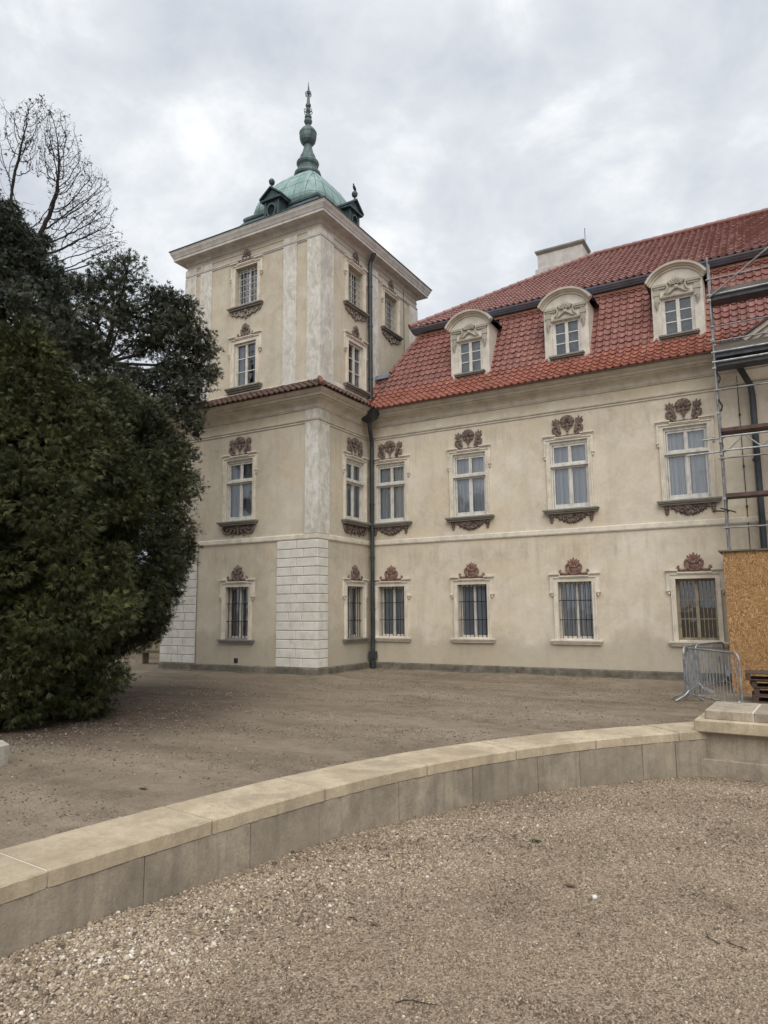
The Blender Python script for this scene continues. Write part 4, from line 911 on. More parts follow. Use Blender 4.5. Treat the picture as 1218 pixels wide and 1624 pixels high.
for z in (3.2, 4.3, 5.3, 6.6): m_.box(-.81, -.77, YW-.06, YW, z-.02, z+.03)
m_.build('lightning_conductor', 'iron', PAL); m_ = MB(); m_.tube([(UX+.05, 21.6, 9.8), (UX+.05, 21.6, 13.5)], .010, 5); m_.build('lightning_conductor', 'iron', PAL)

# ---- copper roof, dome and spire of the tower
DX, DY = -14.41, 19.55
def sq(a, z, b=None): b = a if b is None else b; return [(DX-a, DY-b, z), (DX+a, DY-b, z), (DX+a, DY+b, z), (DX-a, DY+b, z)]
ecx = (UX+UL)/2
m_ = MB()
low = [(1.0, 14.06), (.82, 14.50), (.66, 15.02), (.54, 15.47), (.50, 15.68)]
rings = []
for k, z in low:
    t = (1-k)/.5; a = 3.15*(1-t)+1.62*t; b = 3.55*(1-t)+1.62*t; cx_ = ecx*(1-t)+DX*t
    rings.append([(cx_-a, DY-b, z), (cx_+a, DY-b, z), (cx_+a, DY+b, z), (cx_-a, DY+b, z)])
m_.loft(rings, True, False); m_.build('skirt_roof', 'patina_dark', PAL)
m_ = MB(); m_.loft([sq(a, z) for a, z in ((1.58, 15.66), (1.64, 15.72), (1.64, 15.80), (1.60, 15.86), (1.56, 15.90), (1.50, 15.92))], True, True); m_.build('dome_moulding', 'patina_dark', PAL)
dp_ = [(1.50, 15.90), (1.49, 16.10), (1.43, 16.35), (1.33, 16.62), (1.19, 16.89), (1.02, 17.14), (.82, 17.37), (.61, 17.58), (.43, 17.74)]
def dring(a, z):
    out = []                                              # bowed sides meeting in softened corners
    for k in range(48):
        th = 2*math.pi*k/48; c, s = math.cos(th), math.sin(th); r = a*1.03/(abs(c)**6+abs(s)**6)**(1/6); out.append((DX+r*c, DY+r*s, z))
    return out
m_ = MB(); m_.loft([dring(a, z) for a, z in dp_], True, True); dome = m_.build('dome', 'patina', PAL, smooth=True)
m_ = MB()
for (sx, sy, ax) in ((0, -1, 0), (1, 0, 1), (0, 1, 0), (-1, 0, 1)):
    for u in (-.66, -.33, 0, .33, .66):
        pts = []
        for a, z in dp_:
            if abs(u)*1.5 > a: break
            k = 1.03/(1+abs(u*1.5/a)**6)**(1/6); w = u*1.5*k
            pts.append((DX+(sx*a*k if sx else w), DY+(sy*a*k if sy else w), z))
        if len(pts) > 1: m_.tube(pts, .008, 4)
for a, z in dp_[1:-1:2]: 
    r = dring(a, z); m_.tube(r+[r[0]], .006, 4)
for s1 in (-1, 1):
    for s2 in (-1, 1): m_.tube([(DX+s1*a*.917, DY+s2*a*.917, z) for a, z in dp_], .012, 5)
m_.build('seams', 'patina_mid', dome)
spire = [(.42, 17.72), (.50, 17.80), (.515, 17.86), (.49, 17.95), (.40, 18.05), (.355, 18.13), (.36, 18.2), (.41, 18.28), (.425, 18.36), (.39, 18.43), (.31, 18.5), (.30, 18.58), (.285, 18.63), (.215, 18.78), (.175, 18.92), (.15, 19.05), (.15, 19.09), (.22, 19.15), (.285, 19.25), (.315, 19.38), (.32, 19.52), (.33, 19.56), (.33, 19.61), (.30, 19.65), (.25, 19.74), (.17, 19.82), (.09, 19.86), (.08, 19.93), (.13, 20.0), (.155, 20.06), (.15, 20.12), (.10, 20.18), (.135, 20.24), (.13, 20.29), (.075, 20.33), (.07, 20.42), (.09, 20.5), (.07, 20.58), (.06, 20.64), (.10, 20.70), (.105, 20.76), (.07, 20.82), (.06, 20.9), (.04, 21.1), (.035, 21.18), (.06, 21.23), (.035, 21.28), (.025, 21.45), (.005, 21.74)]
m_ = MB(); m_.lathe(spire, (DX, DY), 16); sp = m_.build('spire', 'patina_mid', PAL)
m_ = MB()
for zc, rr in ((20.50, .17), (21.22, .12)):
    for k in range(6):
        a = k*math.pi/3; c_, s_ = math.cos(a), math.sin(a)
        P = lambda r, z: (DX+r*c_, DY+r*s_, z)
        m_.tube([P(.05, zc-.10), P(rr*.9, zc-.06), P(rr, zc+.01), P(rr*.8, zc+.07), P(rr*.55, zc+.05), P(.04, zc+.12)], .014, 5)
m_.tube([(DX+.05, DY, 20.9), (DX+.10, DY-.02, 21.2), (DX+.03, DY, 21.5)], .006, 4); m_.build('finial_leaves', 'patina_dark', sp)
def lucarne(rz, ball):
    """small pedimented copper dormer with an oculus, local: faces -y at distance 2.05 from the dome axis"""
    d0 = 2.04; mb = MB(); w = .36
    mb.box(-w, w, -d0+.02, -1.2, 14.6, 15.80)
    mb.lbox(-w, -.26, d0-.02, d0+.02, 14.6, 15.80); mb.lbox(.26, w, d0-.02, d0+.02, 14.6, 15.80)
    root = mb.build('lucarne', 'patina_dark', PAL, loc=(DX, DY, 0), rotz=rz); root.scale.x = .88
    p = MB(); e = .50
    for y0, y1, z0, z1, ee in ((-d0-.10, -1.1, 15.80, 15.86, e), (-d0-.06, -1.1, 15.86, 15.88, e-.03)):
        p.box(-ee, ee, y0, y1, z0, z1)
    p.loft([[(-e-.03, y, 15.87), (0, y, 16.23), (e+.03, y, 15.87), (e+.03, y, 15.93), (0, y, 16.29), (-e-.03, y, 15.93)] for y in (-d0-.12, -.9)], True, True)
    p.face([(-e+.06, -d0-.03, 15.88), (e-.06, -d0-.03, 15.88), (0, -d0-.03, 16.22)])
    p.build('pediment', 'patina_dark', root)
    o = MB(); o.loft([[(.185*k*math.cos(a), y, 15.44+.20*k*math.sin(a)) for a in np.linspace(0, 2*math.pi, 20, endpoint=False)] for k, y in ((1.22, -d0-.03), (1.22, -d0-.05), (1., -d0-.05), (1., -d0+.02))], True, False); o.build('oculus_rim', 'patina_mid', root)
    o = MB(); o.face([(.19*math.cos(a), -d0+.012, 15.44+.205*math.sin(a)) for a in np.linspace(0, 2*math.pi, 20, endpoint=False)]); o.build('oculus', 'dark_room', root)
    if ball:
        b = MB(); b.lathe([(.06, 16.20), (.05, 16.27), (.03, 16.33), (.045, 16.36), (.09, 16.39), (.115, 16.47), (.11, 16.51), (.07, 16.57), (.025, 16.595)], (0, -d0-.02), 12); b.build('ball_finial', 'patina_dark', root)
for k, bl in ((0, 1), (HALF, 1), (math.pi, 1), (-HALF, 0)): lucarne(k, bl)
# a pigeon rests on the right-hand ball
m_ = MB(); bx, by, bz = DX+2.06, DY, 16.595
m_.tube([(bx-.01, by+.13, bz+.02), (bx-.01, by+.06, bz+.06), (bx, by, bz+.09), (bx, by-.05, bz+.14), (bx, by-.065, bz+.19), (bx, by-.07, bz+.225)], [.012, .035, .055, .048, .028, .02], 10)
m_.blob((bx, by-.075, bz+.225), (.026, .030, .026)); m_.tube([(bx, by-.10, bz+.222), (bx, by-.125, bz+.215)], [.008, .003], 5)
pg = m_.build('pigeon', 'bird', None, smooth=True)
tag(pg, 'small dark bird perched on the right ball finial of the copper dome', 'bird')

# ================================================================ LOW STONE WALL, PEDESTAL
def offs(i, d): return CURVE[i]+CN[i]*d
def strip(mb, i0, i1, d0, d1, z0f, z1, g=.004, c=.008, t=.5):
    """a curved stone between samples i0..i1 of the wall line, from depth d0 to d1"""
    rings = []
    idx = list(range(i0, i1+1, 1)); ph = rnd.random()*50; idx = idx if idx[-1] == i1 else idx+[i1]
    for n, i in enumerate(idx):
        e = g*(1 if n == 0 else -1 if n == len(idx)-1 else 0); off = _t[i]*e
        z0 = z0f
        ring = []
        for d, z in ((d0+c, z1), (d0, z1-c), (d0, z0), (d1, z0), (d1, z1-c), (d1-c, z1)):
            j = .0022*math.sin(i*1.9+ph)+.0018*math.sin(i*.73+ph*2)+rnd.gauss(0, .0012); chip = .003*max(0, math.sin(i*.37+ph*3)-.93)/.07 if (d == d0 and z == z1-c) else 0
            p = offs(i, d+j+chip)+off; ring.append((p[0], p[1], z-(.5*abs(j) if z > z0 else 0)-chip))
        rings.append(ring)
    mb.loft(rings, True, True, t)
WL = empty('stone_wall', (-3.9, 3.5, 0)); tag(WL, 'low curved wall of grey sandstone blocks with yellowish coping slabs between the two gravel courts', 'wall')
NS = len(CURVE)-1
joints = []; x = -.05
def idx_at(l): return int(min(max(np.searchsorted(CLEN, l), 0), NS))
r9 = random.Random(21)
l = 0.; cuts = [0]
for step in (1.3, 1.02, 1.0, 1.20, 1.18, 1.22, 1.25, 1.15, 1.2, 1.15, 1.2, 1.1, 1.2):
    l += step
    if l < CLEN[-1]-.35: cuts.append(idx_at(l))
cuts.append(NS)
for a, b in zip(cuts[:-1], cuts[1:]):
    mb = MB(); strip(mb, a, b, -.005, .60, .302, .401+r9.uniform(-.0015, .002), .007, .010, r9.random()); mb.build('coping_stone', 'coping', WL)
l = .35; cuts2 = [0]
for step in (.8, .62, .86, .42, .95, .88, .75, .95, .98, .9, .6, .9, .45, .9, .8, .9):
    l += step
    if l < CLEN[-1]-.3: cuts2.append(idx_at(l))
cuts2.append(NS)
for a, b in zip(cuts2[:-1], cuts2[1:]):
    mb = MB(); strip(mb, a, b, 0, .57, -.25, .299, .0035, .006, r9.random()); mb.build('wall_block', 'block', WL)
mb = MB(); strip(mb, 0, NS, .018, .55, -.25, .295, 0, .004); mb.build('joint_filling', 'joint', WL)
mb = MB(); strip(mb, 0, NS, .010, .586, .303, .3965, 0, .004); mb.build('mortar', 'mortar', WL)
PD = empty('stone_pedestal', (-1.06, 9.57, 0), R(-3)); tag(PD, 'stepped sandstone pedestal closing the right end of the low curved wall', 'pedestal')
def pb(name, m, x0, x1, y0, y1, z0, z1, c=.008): b = MB(); b.bbox(x0, x1, y0, y1, z0, z1, c, r9.random()); return b.build(name, m, PD, loc=PD.location)
pb('base', 'block', -.03, 2.6, -.03, 1.05, -.3, .075); pb('shaft', 'block', .02, 2.55, .02, 1.0, .06, .395)
pb('cornice_slab', 'coping', -.09, 2.66, -.08, 1.10, .392, .535, .012)
for a, b in ((.02, .545), (.553, 1.5), (1.508, 2.54)): pb('cap_stone', 'block', a, b, .04, .98, .53, .645, .012)
pb('mortar', 'mortar', .05, 2.5, .05, .97, .53, .640)
SB = empty('stone_block', (-9.0, 5.22, 0), R(20)); tag(SB, 'pale squared stone block lying at the left edge of the earth court', 'stone')
b = MB(); b.bbox(-.42, .42, -.28, .28, -.1, .29, .05)
b.build('body', 'pale_block', SB, loc=SB.location)
GW = empty('garden_wall', (-24, 20, 0)); tag(GW, 'ochre plastered garden wall beyond the tower half hidden by the thuja', 'wall')
b = MB(); b.box(-34, -17.62, 20.0, 20.3, -.2, 2.3); b.build('body', 'ochre', GW); b = MB(); b.box(-34, -17.62, 19.92, 20.38, 2.3, 2.4); b.build('coping', 'sill_grey', GW)
BN = empty('stone_bench', (-19.3, 17.5, 0), R(8)); tag(BN, 'small stone ledge with a dark slab top beside the left foot of the tower', 'bench')
b = MB(); b.bbox(-.75, .75, -.2, .25, .48, .58, .015); b.build('slab', 'plinth', BN, loc=BN.location)
for xx in (-.55, .55): b = MB(); b.bbox(xx-.16, xx+.16, -.14, .2, -.1, .48, .015); b.build('support', 'block', BN, loc=BN.location)

# ================================================================ HOARDING, SCAFFOLD, BARRIERS, PALLETS
HO = empty('board_hoarding', (0, 17.8, 0)); tag(HO, 'hoarding of orange brown strand board sheets under the scaffold at the right edge', 'hoarding')
for x0, x1, z0, z1 in ((-1.31, 1.19, .0, 2.375), (-1.31, 1.19, 2.38, 3.14), (1.195, 3.69, 0, 1.25), (1.195, 3.69, 1.255, 3.14)):
    b = MB(); b.box(x0, x1, 17.8, 17.822, z0, z1); b.build('sheet', 'osb', HO)
b = MB(); b.box(-1.31, -1.288, 17.822, 18.88, 0, 3.14); b.build('sheet', 'osb', HO)
b = MB(); b.box(-1.40, 3.72, 17.74, 18.88, 3.143, 3.175); b.build('top_board', 'plank', HO)
SCF = empty('scaffold', (0, 18.2, 0)); tag(SCF, 'galvanised tube scaffold with plank decks standing against the middle of the facade', 'scaffold')
Y0, Y1 = 17.95, 18.40; XS = (-1.19, 1.35, 3.9)
for x in XS:
    for y in (Y0, Y1):
        b = MB(); b.tube([(x, y, 0), (x, y, 10.35)], .0242, 10); b.build('standard', 'galv_dull', SCF)
    b = MB()
    for z in (2.35, 4.42, 5.96, 7.62, 9.26): b.tube([(x, Y0, z), (x, Y1, z)], .022, 8); b.tube([(x, Y0, z-.35), (x, Y1-.1, z-.02)], .015, 6)
    b.build('transom', 'galv_dull', SCF)
    b = MB()
    for z in (2.3, 4.35, 5.4, 5.7, 6.4, 7.5, 8.2, 9.2):
        for y in (Y0, Y1): b.tube([(x, y, z), (x, y, z+.07)], .034, 8); b.box(x-.05, x+.02, y-.045, y-.02, z+.01, z+.05)
    b.build('couplers', 'galv', SCF)
for z, th, m in ((4.42, .085, 'deck'), (5.98, .085, 'deck'), (7.58, .10, 'deck_under'), (7.80, .12, 'deck_under'), (9.24, .12, 'deck_under')):
    for k in range(2):
        b = MB(); b.box(XS[k]+.02, XS[k+1]-.02, Y0+.03, Y1+.02, z, z+th); b.build('deck', m, SCF)
for z in (7.68, 7.92, 9.36):
    b = MB(); b.tube([(XS[0]-.05, Y0-.01, z), (XS[2]+.1, Y0-.01, z)], .026, 8); b.build('ledger', 'galv', SCF)
for z, hgt in ((7.93, .17), (9.37, .13)):
    b = MB(); b.box(XS[0], XS[2], Y0+.02, Y0+.05, z, z+hgt); b.build('toe_board', 'plank', SCF)
b = MB(); b.tube([(XS[0], Y0+.1, 7.62), (XS[2], Y0+.1, 7.62)], .03, 8); b.build('ledger', 'galv', SCF)
for z in (3.70, 5.33, 6.98, 8.17, 8.55, 9.75): b = MB(); b.tube([(XS[0]-.06, Y0-.04, z), (XS[2]+.1, Y0-.04, z)], .019, 8); b.build('guard_rail', 'galv_dull', SCF)
b = MB(); za, zb = 5.86, 5.53
for z in (za, zb): b.tube([(XS[0]-.0, Y0+.05, z), (XS[2]+.1, Y0+.05, z)], .022, 8)
n = 14
for i in range(n):
    x = XS[0]+.15+(XS[2]-XS[0]-.2)*i/n; w = (XS[2]-XS[0]-.2)/n; b.tube([(x, Y0+.05, zb if i % 2 == 0 else za), (x+w, Y0+.05, za if i % 2 == 0 else zb)], .014, 6)
b.build('lattice_beam', 'galv', SCF)
for z, x1 in ((5.84, -1.60), (5.51, -1.95)):
    b = MB(); b.tube([(XS[0]+.1, Y0+.06, z), (x1, Y0+.06, z-.01)], .022, 8); b.build('tie_tube', 'galv', SCF)
b = MB(); b.tube([(XS[0], Y0-.05, 9.3), (XS[1]-.1, Y0-.05, 11.0)], .022, 8); b.build('brace', 'galv_dull', SCF)
b = MB(); b.tube([(XS[0]-.28, YW-.02, 4.25), (XS[0]+.03, Y1-.1, 4.12)], .018, 6); b.tube([(XS[0]-.1, Y0-.06, 4.16), (XS[0]+.22, Y0-.06, 4.04)], .016, 6); b.build('wall_tie', 'iron', SCF)
for z in (7.55, 6.86):
    b = MB(); b.tube([(XS[0]+.02, Y0, z-.1), (XS[0]+.10, Y0-.02, z-.28), (XS[0]+.06, Y0-.02, z-.4)], .022, 6); b.build('hook', 'iron', SCF)

def barrier(A, B, label, first=None):
    A, B = Vector((*A, 0)), Vector((*B, 0)); L = (B-A).length; rz = math.atan2((B-A).y, (B-A).x)
    t = empty('crowd_barrier', A, rz); tag(t, label, 'barrier', 'crowd barriers beside the hoarding')
    r = .0205; zt, zb, cr = 1.06, .14, .15
    P = [(0, 0, .02), (0, 0, zt-cr)]+[(cr-cr*math.cos(a), 0, zt-cr+cr*math.sin(a)) for a in np.linspace(.2, HALF, 6)]+[(L-cr+cr*math.sin(a), 0, zt-cr+cr*math.cos(a)) for a in np.linspace(0, HALF-.2, 6)]+[(L, 0, zt-cr), (L, 0, .02)]
    b = MB(); b.tube(P, r, 10); b.build('frame', 'galv', t, loc=A)
    b = MB(); b.tube([(0, 0, zb), (L, 0, zb)], .017, 8); b.build('bottom_rail', 'galv', t, loc=A)
    b = MB(); n = 17
    for i in range(1, n): x = L*i/n; b.tube([(x, 0, zb), (x, 0, zt-.012)], .0075, 6)
    b.build('bars', 'galv', t, loc=A)
    for x in (.06, L-.06):
        b = MB()
        for s in (-1, 1): b.tube([(x, 0, .21), (x+.0, s*.10, .11), (x, s*.30, .012)], .018, 8)
        b.build('foot', 'galv', t, loc=A)
    b = MB()
    for z in (.5, .82): b.tube([(-.02, -.02, z), (-.065, -.02, z), (-.065, -.02, z-.09)], .008, 6)
    b.build('hook', 'galv', t, loc=A)
    b = MB(); b.box(L-.42, L-.30, -.012, -.008, .62, .74); b.build('plate', 'plate_grey', t, loc=A)
    return t
barrier((-2.0, 15.85), (-.92, 14.35), 'steel crowd barrier nearest the low wall pedestal, bright bent top corner to the right')
barrier((-2.05, 15.98), (-1.97, 17.65), 'steel crowd barrier seen nearly end on, hooked to the left post of the nearest barrier')
barrier((-1.97, 17.28), (-1.50, 18.72), 'steel crowd barrier at the back, running to the palace wall under the wooden framed window')
def pallet(x, y, z, rz, label):
    t = empty('pallet', (x, y, z), R(rz)); tag(t, label, 'pallet', 'stacked dark wooden pallets'); T = t.location
    b = MB()
    for i in range(7): b.bbox(.0, 1.2, .0+i*.117, .0+i*.117+.098, .122, .144, .003, rnd.random())
    b.build('top_boards', 'pallet', t, loc=T)
    b = MB()
    for xx in (0, .55, 1.1): b.box(xx, xx+.1, .002, .798, .1, .121)
    b.build('cross_boards', 'pallet', t, loc=T)
    for xx in (.0, .55, 1.1):
        for yy in (.0, .33, .70): b = MB(); b.bbox(xx, xx+.1, yy+.002, yy+.098, .022, .0995, .003); b.build('block', 'pallet', t, loc=T)
    b = MB()
    for yy in (.0, .33, .70): b.bbox(.0, 1.2, yy, yy+.1, .0, .0215, .003)
    b.build('bottom_boards', 'pallet', t, loc=T)
for i, (dx, dy, rz, lb) in enumerate(((0, 0, 4, 'dark wooden pallet at the bottom of the stack behind the pedestal'), (.02, .02, 2, 'dark wooden pallet second from the ground in the stack behind the pedestal'), (-.01, .0, 5, 'dark wooden pallet second from the top of the stack behind the pedestal'), (-.11, -.04, 3, 'dark wooden pallet topmost of the stack, shoved a little to the left'))):
    pallet(-.83+dx, 16.1+dy, .0+i*.1445, rz, lb)

# ================================================================ TREES
def sprays(name, m, parent, pos, axis, size, tint, spread=.75, k=5, width=.2):
    """fan-shaped sprigs: k narrow leaflets each; pos, axis (n,3), size (n,)"""
    n = len(pos); axis = axis/np.linalg.norm(axis, axis=1)[:, None]
    q = npr.normal(size=(n, 3)); u = np.cross(axis, q); u /= np.linalg.norm(u, axis=1)[:, None]; w = np.cross(axis, u)
    V = np.empty((n, k*4, 3)); F = []
    for j in range(k):
        ang = (j-(k-1)/2)/(max(k-1, 1)/2)*spread if k > 1 else 0.
        ang = ang+npr.normal(0, .12, n); st = .12*abs(j-(k-1)/2)
        d = axis*np.cos(ang)[:, None]+u*np.sin(ang)[:, None]; side_ = -axis*np.sin(ang)[:, None]+u*np.cos(ang)[:, None]
        ln = size*(1-.22*abs(j-(k-1)/2)/max((k-1)/2, 1))*npr.uniform(.8, 1.15, n)
        b = pos+axis*(size*st*.4)[:, None]; bend = w*(npr.normal(0, .12, n)*ln)[:, None]
        V[:, j*4] = b; V[:, j*4+1] = b+d*(ln*.5)[:, None]+side_*(ln*width)[:, None]*.5+bend*.4; V[:, j*4+2] = b+d*ln[:, None]+bend; V[:, j*4+3] = b+d*(ln*.5)[:, None]-side_*(ln*width)[:, None]*.5+bend*.4
        F.append((j*4, j*4+1, j*4+2, j*4+3))
    return np_mesh(name, m, V, k*4, tint, parent, None, F)
def clump_sample(cl, per_area, shell=.55, up=.3, out=1., droop=0., jit=.5):
    """cl: rows of cx, cy, cz, rx, ry, rz, tint"""
    P, A, T = [], [], []
    for c in cl:
        r = np.array(c[3:6]); n = max(6, int(per_area*(r[0]*r[1]*r[2])**(2/3)*12.5))
        d = npr.normal(size=(n, 3)); d /= np.linalg.norm(d, axis=1)[:, None]
        q_ = npr.random(n); rad = shell+(1.0-shell)*q_**.7+.42*np.clip(q_-.80, 0, 1)/.2*npr.random(n)
        P.append(np.array(c[:3])+d*r*rad[:, None]); A.append(d*out+npr.normal(size=(n, 3))*jit+np.array([0, 0, up-droop])); T.append(np.clip(c[6]+npr.normal(0, .17, n), 0, 1))
    return np.concatenate(P), np.concatenate(A), np.concatenate(T)
def limb(mb, pts, r0, r1, n=7):
    pts = [Vector(p) for p in pts]; mb.tube(pts, [r0+(r1-r0)*i/(len(pts)-1) for i in range(len(pts))], n)
def thuja(label, m, x, y, prof, nclump, rc, seed, per_area, size, tint=(.28, .62), gaps=0.):
    g = np.random.default_rng(seed); root = empty('thuja_tree', (x, y, 0)); tag(root, label, 'tree')
    zs = np.array([p[0] for p in prof]); rs = np.array([p[1] for p in prof]); z0, z1 = zs[0], zs[-1]
    cl = []; mb = MB()
    limb(mb, [(x, y, -.1), (x+.05, y, (z1)*.5), (x, y, z1*.9)], .17, .03, 9)
    tr = mb.build('trunk', 'bark', root)
    lb = MB()
    ga = g.uniform(0, 6.28, 6)
    for i in range(nclump):
        z = z0+(z1-z0)*((i+.5)/nclump)**1.0; th = i*2.39996+g.normal(0, .25)
        R_ = np.interp(z, zs, rs)*(1+.10*math.sin(3*th+ga[0]+z*1.3)+.07*math.sin(5*th+ga[1]-z*2.1))
        r = rc*g.uniform(.7, 1.25); rad = max(R_-r*.55, .05)
        if gaps and g.random() < gaps: continue
        cx, cy = x+rad*math.cos(th), y+rad*math.sin(th)
        cl.append((cx, cy, max(z, r*.6), r*1.15, r*1.15, r*g.uniform(.6, .95), g.uniform(*tint)))
        if i % 2 == 0:
            zb = max(.2, z-rad*.35); limb(lb, [(x, y, zb), (x+(cx-x)*.5, y+(cy-y)*.5, zb+(z-zb)*.35), (cx, cy, z)], .035, .008, 5)
    for i in range(nclump//3):                                       # inner boughs, shade put into their darkest tint
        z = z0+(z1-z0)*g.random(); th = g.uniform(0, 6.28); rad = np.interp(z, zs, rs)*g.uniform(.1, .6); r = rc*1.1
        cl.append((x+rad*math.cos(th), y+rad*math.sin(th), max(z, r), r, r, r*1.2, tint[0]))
    lb.build('boughs', 'bark', tr)
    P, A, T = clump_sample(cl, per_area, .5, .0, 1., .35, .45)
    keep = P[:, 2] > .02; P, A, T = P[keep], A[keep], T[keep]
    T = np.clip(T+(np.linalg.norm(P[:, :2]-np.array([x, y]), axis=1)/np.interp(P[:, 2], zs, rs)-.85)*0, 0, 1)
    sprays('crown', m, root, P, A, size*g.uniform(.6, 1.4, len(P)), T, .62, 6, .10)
    return root
thuja('broad olive green thuja in front at the left edge, foliage drooping to the ground', 'thuja_front', -12.25, 7.55,
      [(.15, 1.45), (.8, 1.8), (1.8, 2.2), (3.0, 2.3), (4.2, 2.05), (5.3, 1.6), (6.2, .95), (6.9, .3)], 330, .36, 5, 300, .118, (.2, .66), .20)
thuja('dark rounded thuja standing just left of the tower with a raised lower edge', 'thuja_back', -13.55, 10.55,
      [(1.05, .5), (1.35, 1.1), (1.75, 1.55), (2.6, 1.85), (3.6, 1.95), (4.6, 1.9), (5.6, 1.65), (6.4, 1.2), (7.0, .5)], 290, .34, 9, 270, .118, (.2, .62), .24)
def leafy_tree(name, label, m, base, trunkpts, clumps, per_area, size, limbs, seed, k=5, width=.42, spread=1.1, droop=.0):
    g = np.random.default_rng(seed); root = empty(name, base); tag(root, label, 'tree')
    mb = MB(); limb(mb, trunkpts, limbs[0], limbs[1], 9); tr = mb.build('trunk', 'bark', root)
    lb = MB(); tp = [np.array(p) for p in trunkpts]; cl = []
    for c in clumps:
        c = list(c); ctr = np.array(c[:3])
        near = min(tp, key=lambda p: np.linalg.norm(p-ctr)+max(0, p[2]-ctr[2]+.3)*3)
        mid = near+(ctr-near)*.55+np.array([0, 0, -.12*np.linalg.norm(ctr-near)])
        limb(lb, [near, mid, ctr], .055, .015, 6)
        n = c[7] if len(c) > 7 else 9
        for i in range(n):
            d = g.normal(size=3); d /= np.linalg.norm(d); p = ctr+d*np.array(c[3:6])*g.uniform(.45, 1.05); r = g.uniform(.17, .36)
            cl.append((*p, r*1.2, r*1.2, r*.8, g.uniform(.15, .75)))
            limb(lb, [ctr, ctr+(p-ctr)*.6+np.array([0, 0, -.05]), p], .018, .005, 4)
    lb.build('branches', 'bark', tr)
    P, A, T = clump_sample(cl, per_area, .25, .15, .8, droop, .8)
    sprays('crown', m, root, P, A, size*g.uniform(.6, 1.35, len(P)), T, spread, k, width)
    return root
leafy_tree('leafy_tree', 'open grey green leafy tree with a leaning dark trunk, crown overlapping the tower', 'yew', (-15.2, 11.0, 0),
    [(-15.2, 11.0, -.1), (-15.2, 11.05, 3.), (-15.1, 11.1, 6.5), (-14.85, 11.4, 8.2), (-14.65, 11.6, 9.6)],
    [(-14.5, 11.75, 10.75, .5, .5, .55, .5, 9), (-14.75, 11.5, 10.2, .5, .5, .5, .5, 8), (-14.15, 12.15, 9.9, .6, .6, .5, .5, 9), (-13.75, 12.6, 9.2, .7, .7, .5, .5, 10), (-13.55, 12.9, 8.5, .7, .7, .5, .5, 11), (-13.55, 12.95, 9.75, .5, .5, .4, .5, 8), (-13.3, 13.2, 8.9, .45, .45, .45, .5, 8), (-13.25, 13.2, 8.1, .45, .45, .4, .5, 7), (-13.35, 13.1, 7.0, .45, .45, .5, .5, 7), (-14.3, 11.95, 8.9, .7, .7, .6, .5, 11), (-14.85, 11.45, 8.3, .6, .6, .6, .5, 9), (-14.6, 11.7, 9.3, .6, .6, .5, .5, 8), (-14.05, 12.25, 7.4, .6, .6, .5, .5, 8), (-13.9, 12.45, 10.0, .45, .45, .4, .5, 7), (-15.1, 11.0, 9.9, .6, .6, .5, .5, 9), (-13.5, 12.9, 7.55, .55, .55, .45, .5, 9), (-14.0, 12.3, 8.1, .7, .7, .5, .5, 10), (-13.9, 12.4, 6.8, .7, .7, .5, .5, 10), (-13.6, 12.75, 6.1, .5, .5, .4, .5, 7),
     (-14.9, 11.3, 9.2, .8, .8, .5, .5, 10), (-15.5, 10.6, 8.7, .8, .8, .5, .5, 10), (-15.9, 10.2, 9.5, .6, .6, .5, .5, 7), (-14.6, 11.5, 7.7, .8, .8, .5, .5, 8), (-14.4, 11.8, 6.5, .8, .8, .6, .5, 11), (-15.5, 10.6, 6.9, .8, .8, .6, .5, 8), (-13.8, 12.5, 5.2, .6, .6, .5, .5, 9), (-15.0, 11.2, 6.0, .8, .8, .5, .5, 8)], 92, .125, (.22, .04), 3, 6, .16, .9)
leafy_tree('conifer_tree', 'tall blue green conifer with drooping shaggy boughs at the far left', 'spruce', (-18.2, 10.7, 0),
    [(-18.2, 10.7, -.1), (-18.2, 10.7, 5), (-18.2, 10.7, 10), (-18.2, 10.7, 13.1)],
    [(-18.15, 10.75, 12.9, .4, .4, .5, .4, 7), (-18.0, 10.9, 11.8, .8, .8, .5, .4, 14), (-17.6, 11.4, 10.7, .8, .8, .5, .4, 14), (-17.4, 11.5, 9.5, .9, .9, .5, .4, 14), (-18.4, 10.4, 10.6, .9, .9, .5, .4, 12), (-18.3, 10.5, 9.4, .9, .9, .5, .4, 12), (-17.6, 11.2, 8.2, .9, .9, .5, .4, 12), (-17.8, 11.1, 12.2, .7, .7, .4, .4, 11), (-18.6, 10.3, 12.1, .7, .7, .4, .4, 10), (-17.5, 11.5, 11.3, .7, .7, .4, .4, 11), (-18.2, 10.7, 11.2, .9, .9, .5, .4, 12), (-18.9, 9.9, 11.2, .8, .8, .5, .4, 10), (-17.2, 11.8, 10.2, .8, .8, .4, .4, 12), (-18.0, 10.9, 10.1, 1., 1., .5, .4, 12), (-19.0, 9.9, 10., .9, .9, .5, .4, 10),
     (-17.0, 11.9, 8.9, .9, .9, .4, .4, 10), (-18.0, 10.8, 8.8, 1., 1., .5, .4, 10), (-19.1, 9.8, 8.7, 1., 1., .5, .4, 9), (-17.4, 11.4, 7.6, 1., 1., .5, .4, 8), (-18.5, 10.4, 7.5, 1., 1., .5, .4, 8), (-17.5, 11.2, 6.3, 1., 1., .5, .4, 7), (-18.8, 10.0, 6.4, 1., 1., .5, .4, 7)], 150, .15, (.26, .04), 4, 6, .14, .7, .6)
